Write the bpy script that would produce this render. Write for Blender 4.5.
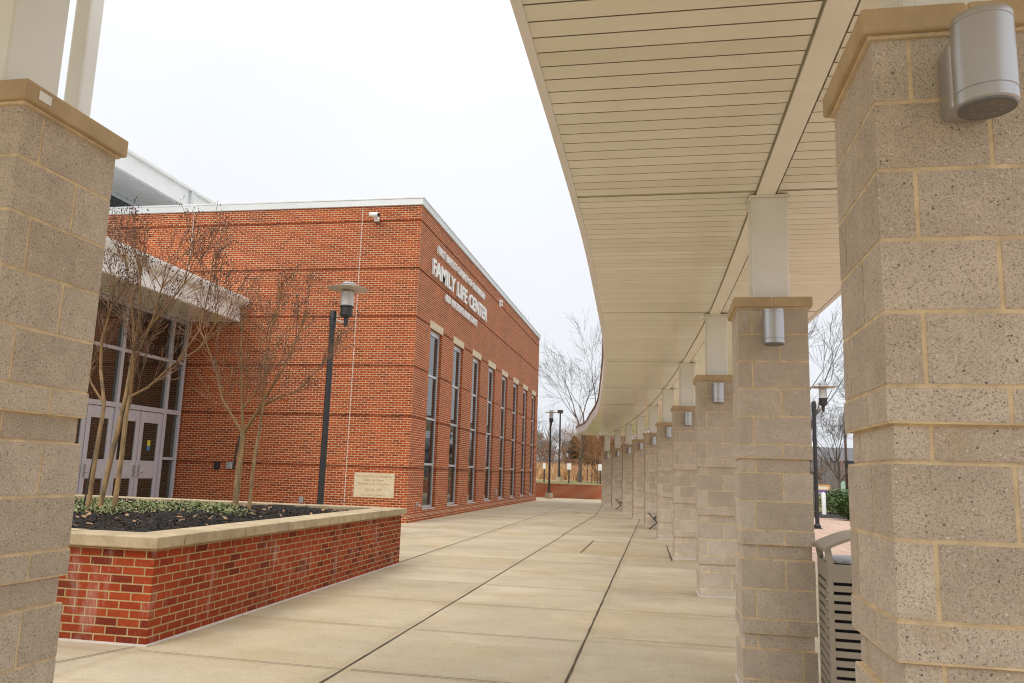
import bpy, bmesh, math, random
from mathutils import Vector, Matrix
R = math.radians
C = bpy.context.scene.collection
for o in list(bpy.data.objects):
    bpy.data.objects.remove(o)

# ------------------------------------------------------------------ camera
FPX, YAW, PITCH, ROLL, EYE = 794.29, 0.1875, 0.1644, 0.0316, 1.4613
fw = Vector((-math.sin(YAW) * math.cos(PITCH), math.cos(YAW) * math.cos(PITCH), math.sin(PITCH)))
rt = Vector((math.cos(YAW), math.sin(YAW), 0))
up = rt.cross(fw)
rt2 = rt * math.cos(ROLL) + up * math.sin(ROLL)
up2 = up * math.cos(ROLL) - rt * math.sin(ROLL)
cam = bpy.data.cameras.new("camera")
cam.sensor_width = 36
cam.lens = 36 * FPX / 1024
cam.clip_start = 0.05
cam.clip_end = 3000
camo = bpy.data.objects.new("camera", cam)
C.objects.link(camo)
camo.matrix_world = Matrix(((rt2.x, up2.x, -fw.x, 0), (rt2.y, up2.y, -fw.y, 0), (rt2.z, up2.z, -fw.z, EYE), (0, 0, 0, 1)))
S = bpy.context.scene
S.camera = camo

# ------------------------------------------------------------------ overcast sky, soft sun, exposure
SUN_EL, SUN_AZ = 40, 200           # azimuth clockwise from +Y: behind the camera, a little to the left
world = bpy.data.worlds.new("World")
S.world = world
world.use_nodes = True
nt = world.node_tree
bg = nt.nodes['Background']
sky = nt.nodes.new('ShaderNodeTexSky')
sky.sky_type = 'NISHITA'
sky.sun_disc = False
sky.sun_elevation = R(SUN_EL)
sky.sun_rotation = R(SUN_AZ)
sky.dust_density = 4
sky.air_density = 1.0
tc = nt.nodes.new('ShaderNodeTexCoord')
sep = nt.nodes.new('ShaderNodeSeparateXYZ')
nt.links.new(tc.outputs['Generated'], sep.inputs[0])
ramp = nt.nodes.new('ShaderNodeValToRGB')      # cloud deck: brighter towards the zenith
ramp.color_ramp.elements[0].position = 0.0
ramp.color_ramp.elements[0].color = (6.5, 6.7, 7.1, 1)
ramp.color_ramp.elements[1].position = 1.0
ramp.color_ramp.elements[1].color = (20.0, 19.8, 19.4, 1)
e = ramp.color_ramp.elements.new(0.45)
e.color = (7.75, 7.85, 8.05, 1)
e = ramp.color_ramp.elements.new(0.62)
e.color = (10.3, 10.4, 10.5, 1)
nt.links.new(sep.outputs['Z'], ramp.inputs[0])
ns = nt.nodes.new('ShaderNodeTexNoise')
ns.inputs['Scale'].default_value = 2.2
ns.inputs['Detail'].default_value = 4
nt.links.new(tc.outputs['Generated'], ns.inputs['Vector'])
mr = nt.nodes.new('ShaderNodeMapRange')
mr.inputs[3].default_value = 0.93
mr.inputs[4].default_value = 1.07
nt.links.new(ns.outputs[0], mr.inputs[0])
mul = nt.nodes.new('ShaderNodeMix')
mul.data_type = 'RGBA'
mul.blend_type = 'MULTIPLY'
mul.inputs[0].default_value = 1
nt.links.new(ramp.outputs[0], mul.inputs[6])
nt.links.new(mr.outputs[0], mul.inputs[7])
mix = nt.nodes.new('ShaderNodeMix')
mix.data_type = 'RGBA'
mix.inputs[0].default_value = 0.93
nt.links.new(sky.outputs[0], mix.inputs[6])
nt.links.new(mul.outputs[2], mix.inputs[7])
nt.links.new(mix.outputs[2], bg.inputs[0])
bg.inputs[1].default_value = 0.1
sun = bpy.data.lights.new("sun", 'SUN')
sun.energy = 0.9
sun.angle = R(18)
sun.color = (1, 0.95, 0.86)
suno = bpy.data.objects.new("sun", sun)
C.objects.link(suno)
sd = Vector((math.sin(R(SUN_AZ)) * math.cos(R(SUN_EL)), math.cos(R(SUN_AZ)) * math.cos(R(SUN_EL)), math.sin(R(SUN_EL))))
suno.rotation_euler = sd.to_track_quat('Z', 'Y').to_euler()
S.view_settings.view_transform = 'Standard'
S.view_settings.look = 'None'
S.view_settings.exposure = 0.42
S.view_settings.gamma = 1
S.render.engine = 'CYCLES'
S.cycles.filter_width = 1.1
S.cycles.max_bounces = 8
S.cycles.diffuse_bounces = 5


# ------------------------------------------------------------------ helpers
def tag(o, label=None, cat=None, group=None, kind=None):
    if label: o['label'] = label
    if cat: o['category'] = cat
    if group: o['group'] = group
    if kind: o['kind'] = kind
    return o


def empty(name, loc=(0, 0, 0), rz=0, label=None, cat=None, group=None):
    o = bpy.data.objects.new(name, None)
    o.empty_display_size = 0.2
    C.objects.link(o)
    o.location = loc
    o.rotation_euler = (0, 0, rz)
    return tag(o, label, cat, group)


def copy_tree(o, parent=None):
    c = o.copy()
    C.objects.link(c)
    if parent: c.parent = parent
    for ch in list(o.children):
        copy_tree(ch, c)
    return c


class MB:
    def __init__(s):
        s.bm = bmesh.new()

    def box(s, x0, x1, y0, y1, z0, z1, mi=0, rot=0, piv=(0, 0)):
        r = bmesh.ops.create_cube(s.bm, size=1)
        M = Matrix.Translation(((x0 + x1) / 2, (y0 + y1) / 2, (z0 + z1) / 2)) @ Matrix.Diagonal((x1 - x0, y1 - y0, z1 - z0, 1))
        if rot:
            M = Matrix.Translation((piv[0], piv[1], 0)) @ Matrix.Rotation(rot, 4, 'Z') @ Matrix.Translation((-piv[0], -piv[1], 0)) @ M
        bmesh.ops.transform(s.bm, matrix=M, verts=r['verts'])
        if mi:
            for f in {f for v in r['verts'] for f in v.link_faces}:
                f.material_index = mi
        return r['verts']

    def prism(s, poly, z0, z1, mi=0):
        lo = [s.bm.verts.new((x, y, z0)) for x, y in poly]
        hi = [s.bm.verts.new((x, y, z1)) for x, y in poly]
        n = len(poly)
        fs = [s.bm.faces.new(lo[::-1]), s.bm.faces.new(hi)]
        for i in range(n):
            fs.append(s.bm.faces.new((lo[i], lo[(i + 1) % n], hi[(i + 1) % n], hi[i])))
        for f in fs: f.material_index = mi
        return lo + hi

    def quad(s, a, b, c, d, mi=0):
        f = s.bm.faces.new([s.bm.verts.new(p) for p in (a, b, c, d)])
        f.material_index = mi
        return f

    def tube(s, pts, rad, n=8, mi=0, cap=True, smooth=True):
        pts = [Vector(p) for p in pts]
        if not isinstance(rad, (list, tuple)): rad = [rad] * len(pts)
        rings = []
        ref = Vector((0.31, 0.77, 0.55))
        for i, p in enumerate(pts):
            a = pts[max(0, i - 1)]
            b = pts[min(len(pts) - 1, i + 1)]
            d = (b - a)
            d = d.normalized() if d.length > 1e-9 else Vector((0, 0, 1))
            u = d.cross(ref)
            if u.length < 0.05: u = d.cross(Vector((1, 0, 0)))
            u.normalize()
            v = d.cross(u)
            rings.append([s.bm.verts.new(p + (u * math.cos(2 * math.pi * k / n) + v * math.sin(2 * math.pi * k / n)) * rad[i]) for k in range(n)])
        for i in range(len(rings) - 1):
            for k in range(n):
                f = s.bm.faces.new((rings[i][k], rings[i][(k + 1) % n], rings[i + 1][(k + 1) % n], rings[i + 1][k]))
                f.smooth = smooth
                f.material_index = mi
        if cap:
            for r_, rev in ((rings[0], True), (rings[-1], False)):
                f = s.bm.faces.new(r_[::-1] if rev else r_)
                f.material_index = mi

    def lathe(s, prof, cx=0, cy=0, n=32, mi=0, smooth=True):
        rings = [[s.bm.verts.new((cx + r * math.cos(2 * math.pi * k / n), cy + r * math.sin(2 * math.pi * k / n), z)) for k in range(n)] for r, z in prof]
        for i in range(len(rings) - 1):
            for k in range(n):
                f = s.bm.faces.new((rings[i][k], rings[i][(k + 1) % n], rings[i + 1][(k + 1) % n], rings[i + 1][k]))
                f.smooth = smooth
                f.material_index = mi
        for r_, rev in ((rings[0], True), (rings[-1], False)):
            f = s.bm.faces.new(r_[::-1] if rev else r_)
            f.material_index = mi

    def bevel(s, w, seg=1, angle=30):
        es = [e for e in s.bm.edges if len(e.link_faces) == 2 and e.calc_face_angle(0) > R(angle)]
        bmesh.ops.bevel(s.bm, geom=es, offset=w, segments=seg, affect='EDGES', profile=0.5)
        return s

    def build(s, name, mats, parent=None, smooth_angle=None):
        me = bpy.data.meshes.new(name)
        bmesh.ops.recalc_face_normals(s.bm, faces=s.bm.faces) if len(s.bm.faces) < 60000 else None
        for e_ in s.bm.edges:
            if len(e_.link_faces) == 2 and e_.link_faces[0].smooth and e_.calc_face_angle(0) > .6: e_.smooth = False
        s.bm.to_mesh(me)
        s.bm.free()
        for m in (mats if isinstance(mats, (list, tuple)) else [mats]):
            me.materials.append(m)
        o = bpy.data.objects.new(name, me)
        C.objects.link(o)
        if parent: o.parent = parent
        return o


def interp(tab, x):
    n = len(tab)
    if x <= tab[0][0]: i = 0
    elif x >= tab[-1][0]: i = n - 2
    else: i = max(k for k in range(n - 1) if tab[k][0] <= x)

    def slope(k):
        if k <= 0: return (tab[1][1] - tab[0][1]) / (tab[1][0] - tab[0][0])
        if k >= n - 1: return (tab[-1][1] - tab[-2][1]) / (tab[-1][0] - tab[-2][0])
        return (tab[k + 1][1] - tab[k - 1][1]) / (tab[k + 1][0] - tab[k - 1][0])
    (x0, y0), (x1, y1) = tab[i], tab[i + 1]
    h = x1 - x0
    t = (x - x0) / h
    if t < 0 or t > 1: return y0 + slope(i if t < 0 else i + 1) * (x - x0) if t < 0 else y1 + slope(i + 1) * (x - x1)
    m0, m1 = slope(i) * h, slope(i + 1) * h
    return (2 * t**3 - 3 * t**2 + 1) * y0 + (t**3 - 2 * t**2 + t) * m0 + (-2 * t**3 + 3 * t**2) * y1 + (t**3 - t**2) * m1


# ------------------------------------------------------------------ materials
class NT:
    def __init__(s, name):
        s.m = bpy.data.materials.new(name)
        s.m.use_nodes = True
        s.t = s.m.node_tree
        s.b = s.t.nodes['Principled BSDF']

    def n(s, typ, **kw):
        nd = s.t.nodes.new(typ)
        for k, v in kw.items(): setattr(nd, k, v)
        return nd

    def l(s, a, b): s.t.links.new(a, b)

    def pos(s):
        return s.n('ShaderNodeNewGeometry').outputs['Position']

    def obj(s):
        return s.n('ShaderNodeTexCoord').outputs['Object']

    def noise(s, vec, scale, detail=4, rough=.55, sv=None):
        if sv:
            mp = s.n('ShaderNodeMapping')
            mp.inputs['Scale'].default_value = sv
            s.l(vec, mp.inputs[0])
            vec = mp.outputs[0]
        nd = s.n('ShaderNodeTexNoise')
        nd.inputs['Scale'].default_value = scale
        nd.inputs['Detail'].default_value = detail
        nd.inputs['Roughness'].default_value = rough
        s.l(vec, nd.inputs['Vector'])
        return nd.outputs[0]

    def rng(s, v, a, b, c, d):
        nd = s.n('ShaderNodeMapRange')
        for i, x in enumerate((a, b, c, d)): nd.inputs[i + 1].default_value = x
        s.l(v, nd.inputs[0])
        return nd.outputs[0]

    def mix(s, fac, a, b, mode='MIX'):
        nd = s.n('ShaderNodeMix', data_type='RGBA', blend_type=mode)
        for i, v in ((0, fac), (6, a), (7, b)):
            if isinstance(v, (int, float)): nd.inputs[i].default_value = v
            elif isinstance(v, tuple): nd.inputs[i].default_value = (*v, 1)
            else: s.l(v, nd.inputs[i])
        return nd.outputs[2]

    def math(s, op, a, b=0):
        nd = s.n('ShaderNodeMath', operation=op)
        for i, v in ((0, a), (1, b)):
            if isinstance(v, (int, float)): nd.inputs[i].default_value = v
            else: s.l(v, nd.inputs[i])
        return nd.outputs[0]

    def bump(s, h, dist, strength=1.0):
        nd = s.n('ShaderNodeBump')
        nd.inputs['Distance'].default_value = dist
        nd.inputs['Strength'].default_value = strength
        s.l(h, nd.inputs['Height'])
        s.l(nd.outputs[0], s.b.inputs['Normal'])

    def set(s, col=None, rough=None, metal=None, spec=None):
        for k, v in (('Base Color', col), ('Roughness', rough), ('Metallic', metal), ('Specular IOR Level', spec)):
            if v is None: continue
            if isinstance(v, tuple): s.b.inputs[k].default_value = (*v, 1)
            elif isinstance(v, (int, float)): s.b.inputs[k].default_value = v
            else: s.l(v, s.b.inputs[k])
        return s.m


def plain(name, col, rough=.6, metal=0, spec=.5, var=.12, scale=6, bump=0, world=True):
    k = NT(name)
    p = k.pos() if world else k.obj()
    nz = k.noise(p, scale, 5)
    c = k.mix(1.0, col, k.rng(nz, .3, .7, 1 - var, 1 + var), 'MULTIPLY')
    if bump: k.bump(k.noise(p, scale * 12, 3), bump)
    return k.set(c, rough, metal, spec)


def brick_mat(name, c1, c2, cd, mortar, msize=.0062, stain=0.0, efflo=0.0):
    k = NT(name)
    g = k.n('ShaderNodeNewGeometry')
    sp = k.n('ShaderNodeSeparateXYZ'); k.l(g.outputs['Position'], sp.inputs[0])
    sn = k.n('ShaderNodeSeparateXYZ'); k.l(g.outputs['True Normal'], sn.inputs[0])
    isx = k.math('GREATER_THAN', k.math('ABSOLUTE', sn.outputs[0]), .6)
    isz = k.math('GREATER_THAN', k.math('ABSOLUTE', sn.outputs[2]), .6)
    u = k.n('ShaderNodeMix'); u.data_type = 'FLOAT'
    k.l(isx, u.inputs[0]); k.l(sp.outputs[0], u.inputs[2]); k.l(sp.outputs[1], u.inputs[3])
    w = k.n('ShaderNodeMix'); w.data_type = 'FLOAT'
    k.l(isz, w.inputs[0]); k.l(sp.outputs[2], w.inputs[2]); k.l(sp.outputs[1], w.inputs[3])
    cb = k.n('ShaderNodeCombineXYZ')
    k.l(u.outputs[0], cb.inputs[0]); k.l(w.outputs[0], cb.inputs[1])
    off = k.n('ShaderNodeVectorMath', operation='ADD'); off.inputs[1].default_value = (40.0, 20.0 * .0677 * 10, 0)
    k.l(cb.outputs[0], off.inputs[0])
    br = k.n('ShaderNodeTexBrick')
    br.offset = .5; br.offset_frequency = 2; br.squash_frequency = 2
    for nm, v in (('Scale', 1), ('Mortar Size', msize), ('Mortar Smooth', .15), ('Bias', -.1), ('Brick Width', .2032), ('Row Height', .0677)):
        br.inputs[nm].default_value = v
    br.inputs['Color1'].default_value = (0, 0, 0, 1); br.inputs['Color2'].default_value = (1, 1, 1, 1)
    br.inputs['Mortar'].default_value = (.5, .5, .5, 1)
    k.l(off.outputs[0], br.inputs['Vector'])
    rp = k.n('ShaderNodeValToRGB')
    rp.color_ramp.elements[0].color = (*cd, 1)
    rp.color_ramp.elements[0].position = .0
    rp.color_ramp.elements[1].color = (*c2, 1)
    ee = rp.color_ramp.elements.new(.13); ee.color = (*c1, 1)
    k.l(br.outputs['Color'], rp.inputs[0])
    nz = k.noise(g.outputs['Position'], 55, 4, .65)
    bc = k.mix(1.0, rp.outputs[0], k.rng(nz, .3, .7, .78, 1.2), 'MULTIPLY')
    big = k.noise(g.outputs['Position'], .7, 4)
    bc = k.mix(1.0, bc, k.rng(big, .3, .7, .82, 1.15), 'MULTIPLY')
    run_ = k.noise(g.outputs['Position'], 2.4, 5, .65, (1, 1, .12))
    bc = k.mix(1.0, bc, k.rng(run_, .35, .7, 1.06, .86), 'MULTIPLY')
    mo = k.mix(1.0, mortar, k.rng(k.noise(g.outputs['Position'], 9, 3), .3, .7, .8, 1.12), 'MULTIPLY')
    col = k.mix(br.outputs['Fac'], bc, mo)
    if stain:
        st = k.rng(k.noise(g.outputs['Position'], 1.3, 5, .6, (1, 1, .35)), .5, .75, 0, stain)
        col = k.mix(st, col, (.09, .05, .03))
    if efflo:
        ef = k.noise(g.outputs['Position'], 3.2, 5, .7, (1, 1, .35))
        col = k.mix(k.rng(ef, .56, .74, 0, efflo), col, (.62, .5, .44))
    h = k.math('SUBTRACT', k.math('MULTIPLY', nz, .25), br.outputs['Fac'])
    k.bump(h, .006, .8)
    return k.set(col, .82, 0, .25)


M = {}
M['brick'] = brick_mat('orange red face brick', (.335, .053, .010), (.405, .08, .0155), (.24, .042, .01), (.72, .54, .35), .0066, .0, .0)
M['brickbandshade'] = brick_mat('recess shaded brick course', (.25, .045, .011), (.3, .06, .014), (.15, .028, .009), (.36, .23, .14), .0062)  # darker copy of the face brick, with recess shade put into its colour
M['brickredshade'] = brick_mat('shade deepened garden brick', (.28, .036, .008), (.34, .055, .012), (.17, .022, .007), (.43, .3, .145), .0066, .25, .4)  # shade of the planter front is put into this deeper red and mortar


def cmu():
    k = NT('ground face concrete block')
    p = k.obj()
    g = k.n('ShaderNodeNewGeometry')
    isl = g.outputs['Random Per Island']
    base = k.mix(isl, (.51, .425, .335), (.63, .54, .44))
    oi = k.n('ShaderNodeObjectInfo').outputs['Random']
    ofs = k.n('ShaderNodeVectorMath', operation='ADD')
    k.l(p, ofs.inputs[0]); 
    cmb = k.n('ShaderNodeCombineXYZ'); k.l(k.math('MULTIPLY', oi, 7), cmb.inputs[0]); k.l(cmb.outputs[0], ofs.inputs[1])
    p = ofs.outputs[0]
    fine = k.noise(p, 160, 3, .7)
    base = k.mix(1.0, base, k.rng(fine, .3, .7, .8, 1.18), 'MULTIPLY')
    mid = k.noise(p, 9, 5, .6)
    base = k.mix(1.0, base, k.rng(mid, .3, .7, .88, 1.1), 'MULTIPLY')

    wob = k.n('ShaderNodeTexNoise'); wob.inputs['Scale'].default_value = 140; wob.inputs['Detail'].default_value = 2
    k.l(p, wob.inputs['Vector'])
    wv = k.n('ShaderNodeVectorMath', operation='SCALE'); wv.inputs['Scale'].default_value = .009
    k.l(wob.outputs['Color'], wv.inputs[0])
    pw = k.n('ShaderNodeVectorMath', operation='ADD'); k.l(p, pw.inputs[0]); k.l(wv.outputs[0], pw.inputs[1])

    def chips(scale, lo, hi, col, prev, seed, op=1.0):
        v = k.n('ShaderNodeTexVoronoi', feature='F1')
        v.inputs['Scale'].default_value = scale
        mp = k.n('ShaderNodeMapping'); mp.inputs['Location'].default_value = (seed, seed * 2.1, seed * .7)
        k.l(pw.outputs[0], mp.inputs[0]); k.l(mp.outputs[0], v.inputs['Vector'])
        sepc = k.n('ShaderNodeSeparateColor'); k.l(v.outputs['Color'], sepc.inputs[0])
        on = k.math('GREATER_THAN', sepc.outputs[0], lo)
        r_ = k.math('MULTIPLY', k.math('POWER', sepc.outputs[1], 1.6), hi)
        near = k.math('LESS_THAN', v.outputs['Distance'], r_)
        return k.mix(k.math('MULTIPLY', k.math('MULTIPLY', on, near), op), prev, col)
    base = chips(230, .2, .6, (.24, .2, .165), base, 3.1, .55)
    base = chips(165, .72, .55, (.12, .11, .11), base, 7.7, .6)
    base = chips(160, .5, .5, (.66, .6, .52), base, 1.3, .6)
    base = chips(140, .62, .5, (.3, .2, .12), base, 5.3, .5)
    base = chips(115, .9, .42, (.08, .08, .09), base, 2.9, .85)
    base = chips(110, .9, .42, (.72, .68, .62), base, 9.1, .8)
    # mortar smears and a few mineral stains
    sm = k.rng(k.noise(p, 5, 6, .65), .58, .74, 0, .45)
    base = k.mix(sm, base, (.47, .34, .2))
    k.bump(k.math('ADD', fine, k.math('MULTIPLY', mid, .6)), .0025, .7)
    return k.set(base, .8, 0, .3)


M['cmu'] = cmu()
M['mortar'] = plain('tan mortar', (.7, .55, .35), .9, var=.2, scale=14, bump=.004, world=False)
M['capstone'] = plain('tan cast stone', (.5, .37, .22), .8, var=.14, scale=7, bump=.002, world=False)


def coping_mat():
    k = NT('weathered limestone coping')
    p = k.pos()
    g = k.n('ShaderNodeNewGeometry')
    base = k.mix(g.outputs['Random Per Island'], (.56, .45, .29), (.47, .37, .235))
    st = k.rng(k.noise(p, 3, 7, .75), .4, .66, 0, .7)
    base = k.mix(st, base, (.23, .165, .09))
    base = k.mix(k.rng(k.noise(p, 60, 3), .3, .7, 0, .18), base, (.2, .15, .1))
    k.bump(k.noise(p, 80, 3), .002)
    return k.set(base, .8, 0, .3)


M['coping'] = coping_mat()


def concrete():
    k = NT('stained plaza concrete')
    p = k.pos()
    g = k.n('ShaderNodeNewGeometry')
    sp = k.n('ShaderNodeSeparateXYZ'); k.l(p, sp.inputs[0])
    # each slab its own tint
    fl = k.n('ShaderNodeVectorMath', operation='FLOOR')
    sc = k.n('ShaderNodeVectorMath', operation='MULTIPLY'); sc.inputs[1].default_value = (1 / 1.7, 1 / 1.6, 0)
    ad = k.n('ShaderNodeVectorMath', operation='ADD'); ad.inputs[1].default_value = (.65, -5.85, 0)
    k.l(p, ad.inputs[0]); k.l(ad.outputs[0], sc.inputs[0]); k.l(sc.outputs[0], fl.inputs[0])
    wn = k.n('ShaderNodeTexWhiteNoise', noise_dimensions='2D'); k.l(fl.outputs[0], wn.inputs['Vector'])
    base = k.mix(wn.outputs[0], (.44, .365, .255), (.5, .425, .31))
    broad = k.noise(p, .8, 8, .68)
    base = k.mix(1.0, base, k.rng(broad, .32, .68, .82, 1.14), 'MULTIPLY')
    streak = k.noise(p, .9, 9, .72, (.55, 1.5, 1))
    base = k.mix(k.rng(streak, .5, .7, 0, .5), base, (.33, .25, .14))
    spots = k.noise(p, 7, 8, .8)
    base = k.mix(k.rng(spots, .55, .7, 0, .45), base, (.25, .2, .13))
    tan = k.noise(p, .42, 7, .7)
    base = k.mix(k.rng(tan, .47, .62, 0, .4), base, (.4, .29, .145))
    grit = k.noise(p, 38, 6, .8)
    base = k.mix(1.0, base, k.rng(grit, .3, .7, .8, 1.16), 'MULTIPLY')
    fine = k.noise(p, 210, 3, .8)
    base = k.mix(1.0, base, k.rng(fine, .3, .7, .78, 1.2), 'MULTIPLY')
    # leaf and gum marks
    v = k.n('ShaderNodeTexVoronoi'); v.inputs['Scale'].default_value = 2.2; k.l(p, v.inputs['Vector'])
    sepc = k.n('ShaderNodeSeparateColor'); k.l(v.outputs['Color'], sepc.inputs[0])
    dot = k.math('MULTIPLY', k.math('LESS_THAN', v.outputs['Distance'], k.math('MULTIPLY', sepc.outputs[1], .035)), k.math('GREATER_THAN', sepc.outputs[0], .55))
    base = k.mix(k.math('MULTIPLY', dot, .7), base, (.12, .09, .06))
    # dirt held along the joints
    fr = k.n('ShaderNodeVectorMath', operation='FRACTION'); k.l(sc.outputs[0], fr.inputs[0])
    fs = k.n('ShaderNodeSeparateXYZ'); k.l(fr.outputs[0], fs.inputs[0])
    dx = k.math('MINIMUM', fs.outputs[0], k.math('SUBTRACT', 1, fs.outputs[0]))
    dy = k.math('MINIMUM', fs.outputs[1], k.math('SUBTRACT', 1, fs.outputs[1]))
    edge = k.rng(k.math('ADD', k.math('MINIMUM', dx, dy), k.math('MULTIPLY', k.math('SUBTRACT', broad, .5), .1)), 0, .045, .28, 0)
    base = k.mix(edge, base, (.3, .22, .12))
    k.bump(k.math('ADD', fine, k.math('MULTIPLY', spots, .5)), .002, .6)
    return k.set(base, k.rng(broad, .3, .7, .62, .85), 0, .3)


M['concrete'] = concrete()
M['joint'] = plain('dirty pavement joint', (.075, .055, .033), .95, var=.35, scale=5)
M['seamshade'] = plain('soffit seam', (.33, .29, .21), .8)  # soffit paint darkened so the plank grooves hold their shade in the colour


def soffit():
    k = NT('cream painted metal soffit')
    p = k.pos()
    g = k.n('ShaderNodeNewGeometry')
    b = k.mix(g.outputs['Random Per Island'], (.75, .73, .61), (.83, .81, .7))
    b = k.mix(k.rng(k.noise(p, 1.1, 6, .65), .45, .75, 0, .2), b, (.5, .43, .28))
    b = k.mix(k.rng(k.noise(p, 9, 6, .75), .62, .75, 0, .3), b, (.38, .3, .18))
    k.bump(k.noise(p, 1.6, 2, .5, (6, 1, 1)), .01, .25)
    return k.set(b, .15, 0, .5)


M['soffit'] = soffit()
M['beam'] = plain('cream painted steel', (.83, .81, .72), .42, var=.05, scale=3)
M['post'] = plain('off white painted steel', (.83, .84, .82), .38, var=.06, scale=2.2)
M['whitemetal'] = plain('white painted metal', (.8, .8, .79), .4, var=.04, scale=2)
M['fasciawhite'] = plain('white fascia', (.76, .74, .72), .45, var=.06, scale=2)
M['browntrim'] = plain('brown drip edge', (.2, .12, .08), .6)
M['silver'] = plain('brushed silver aluminium', (.52, .52, .53), .36, .8, var=.06, scale=3, world=False)
M['silverdark'] = plain('dark lamp ring', (.2, .2, .2), .5, .5, world=False)
M['lens'] = plain('dull lamp lens', (.1, .095, .085), .25, 0, .6, var=.3, scale=60, world=False)
M['led'] = plain('unlit lamp bulbs', (.2, .175, .13), .3, 0, .6, world=False)
M['alum'] = plain('clear anodised aluminium frame', (.55, .59, .63), .38, .35, var=.05)
M['doorframe'] = plain('pale lavender aluminium door', (.5, .48, .52), .42, .1, var=.05)
M['roofmetal'] = plain('light grey roof metal', (.62, .64, .65), .4, .2, var=.06, scale=1.5)
M['lintel'] = plain('buff limestone lintel', (.6, .5, .35), .8, var=.1, scale=6, bump=.002)
M['plaque'] = plain('buff engraved stone', (.62, .52, .36), .75, var=.08, scale=9, bump=.001)
M['plaquetext'] = plain('ochre cut lettering', (.5, .34, .16), .8)
M['black'] = plain('black powder coat', (.022, .022, .024), .42, 0, .5, var=.2)
M['darksteel'] = plain('dark bronze steel', (.05, .045, .038), .45, .3, var=.2)
M['disc'] = plain('pale lamp disc', (.52, .47, .42), .5, .1)
M['frost'] = None


def glassy(name, col, rough, alpha=1.0):
    k = NT(name)
    k.set(col, rough, 0, .5)
    k.b.inputs['IOR'].default_value = 1.5
    return k.m


def frosted():
    k = NT('frosted lamp glass')
    k.set((.75, .72, .7), .35, 0, .5)
    k.b.inputs['Transmission Weight'].default_value = .35
    return k.m


M['frost'] = frosted()


def window_glass(name, tint, ior):
    k = NT(name)
    p = k.pos()
    nz = k.noise(p, .9, 2)
    k.bump(nz, .006, .15)
    c = k.mix(k.rng(k.noise(p, .5, 2), .4, .6, 0, 1), tint, tuple(x * 1.7 for x in tint))
    k.set(c, .03, 0, .5)
    k.b.inputs['IOR'].default_value = ior
    return k.m


M['glass'] = window_glass('tinted window glass', (.012, .018, .018), 1.65)
M['glassdark'] = window_glass('dark storefront glass', (.008, .016, .011), 2.3)
M['darkpole'] = plain('dark brown wooden pole', (.1, .065, .05), .8)
M['mulch'] = plain('black shredded mulch', (.02, .015, .012), .95, var=.6, scale=40, bump=.02)
M['chipbrown'] = plain('mulch chips', (.06, .034, .02), .95, var=.7, scale=25)
M['deadleaf'] = plain('dead tan leaves', (.3, .17, .08), .9, var=.5, scale=20)
M['caulk'] = plain('white sealant bead', (.62, .56, .52), .7)
M['rubberlid'] = plain('taupe powder coated steel', (.33, .285, .22), .45, .1, var=.06, world=False)
M['liner'] = plain('dark bin liner', (.012, .012, .014), .5, world=False)
M['stickerblue'] = plain('blue sticker', (.05, .2, .42), .5)
M['stickeryellow'] = plain('yellow sticker', (.6, .5, .06), .5)
M['sticker'] = plain('white paper sticker', (.8, .8, .8), .6)


def leafmat(name, a, b, rough=.5):
    k = NT(name)
    g = k.n('ShaderNodeNewGeometry')
    c = k.mix(g.outputs['Random Per Island'], a, b)
    k.set(c, rough, 0, .4)
    return k.m


M['ivy'] = leafmat('green ground cover leaves', (.07, .11, .03), (.3, .3, .13), .6)
M['hedge'] = leafmat('evergreen hedge leaves', (.03, .07, .015), (.09, .15, .03))
M['conifer'] = leafmat('dark conifer needles', (.018, .035, .016), (.045, .065, .03), .7)
M['drygrass'] = leafmat('dry straw grass', (.4, .235, .11), (.6, .39, .21), .9)


def bark(name, a, b, scale=20):
    k = NT(name)
    p = k.pos()
    n1 = k.noise(p, scale, 5, .6, (1, 1, .25))
    c = k.mix(k.rng(n1, .35, .65, 0, 1), a, b)
    k.bump(n1, .01)
    return k.set(c, .85, 0, .2)


M['crapebark'] = bark('tan peeling bark', (.4, .25, .12), (.15, .115, .07), 16)
M['crapetwig'] = bark('red brown twigs', (.25, .135, .075), (.17, .1, .065), 12)
M['crapebranch'] = bark('olive brown branches', (.27, .165, .075), (.2, .12, .06), 12)
M['woodhaze'] = bark('haze paled distant bark', (.2, .17, .155), (.27, .24, .225), 2)  # bark lightened to put distance haze into the colour
M['woodbrown'] = bark('russet distant bark', (.25, .15, .095), (.3, .2, .13), 2)
M['pods'] = plain('dry seed pods', (.055, .035, .028), .9)
M['greybark'] = bark('grey winter bark', (.085, .07, .06), (.14, .12, .105), 4)
M['brownbark'] = bark('brown winter twigs', (.27, .14, .07), (.34, .19, .1), 4)


def ground_mat(name, a, b, scale, c=None):
    k = NT(name)
    p = k.pos()
    base = k.mix(k.rng(k.noise(p, scale, 6, .65), .35, .65, 0, 1), a, b)
    if c: base = k.mix(k.rng(k.noise(p, scale * .23, 4), .45, .62, 0, .8), base, c)
    k.bump(k.noise(p, scale * 6, 3), .03)
    return k.set(base, .95, 0, .15)


M['lawn'] = ground_mat('winter lawn', (.1, .13, .035), (.2, .18, .07), 1.2, (.24, .19, .09))
M['meadow'] = ground_mat('straw coloured meadow', (.44, .29, .14), (.55, .38, .2), .6, (.25, .18, .1))
M['litter'] = ground_mat('leaf litter', (.11, .075, .05), (.17, .12, .08), .8)
M['asphalt'] = ground_mat('grey asphalt', (.17, .165, .16), (.23, .22, .21), 3)


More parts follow.
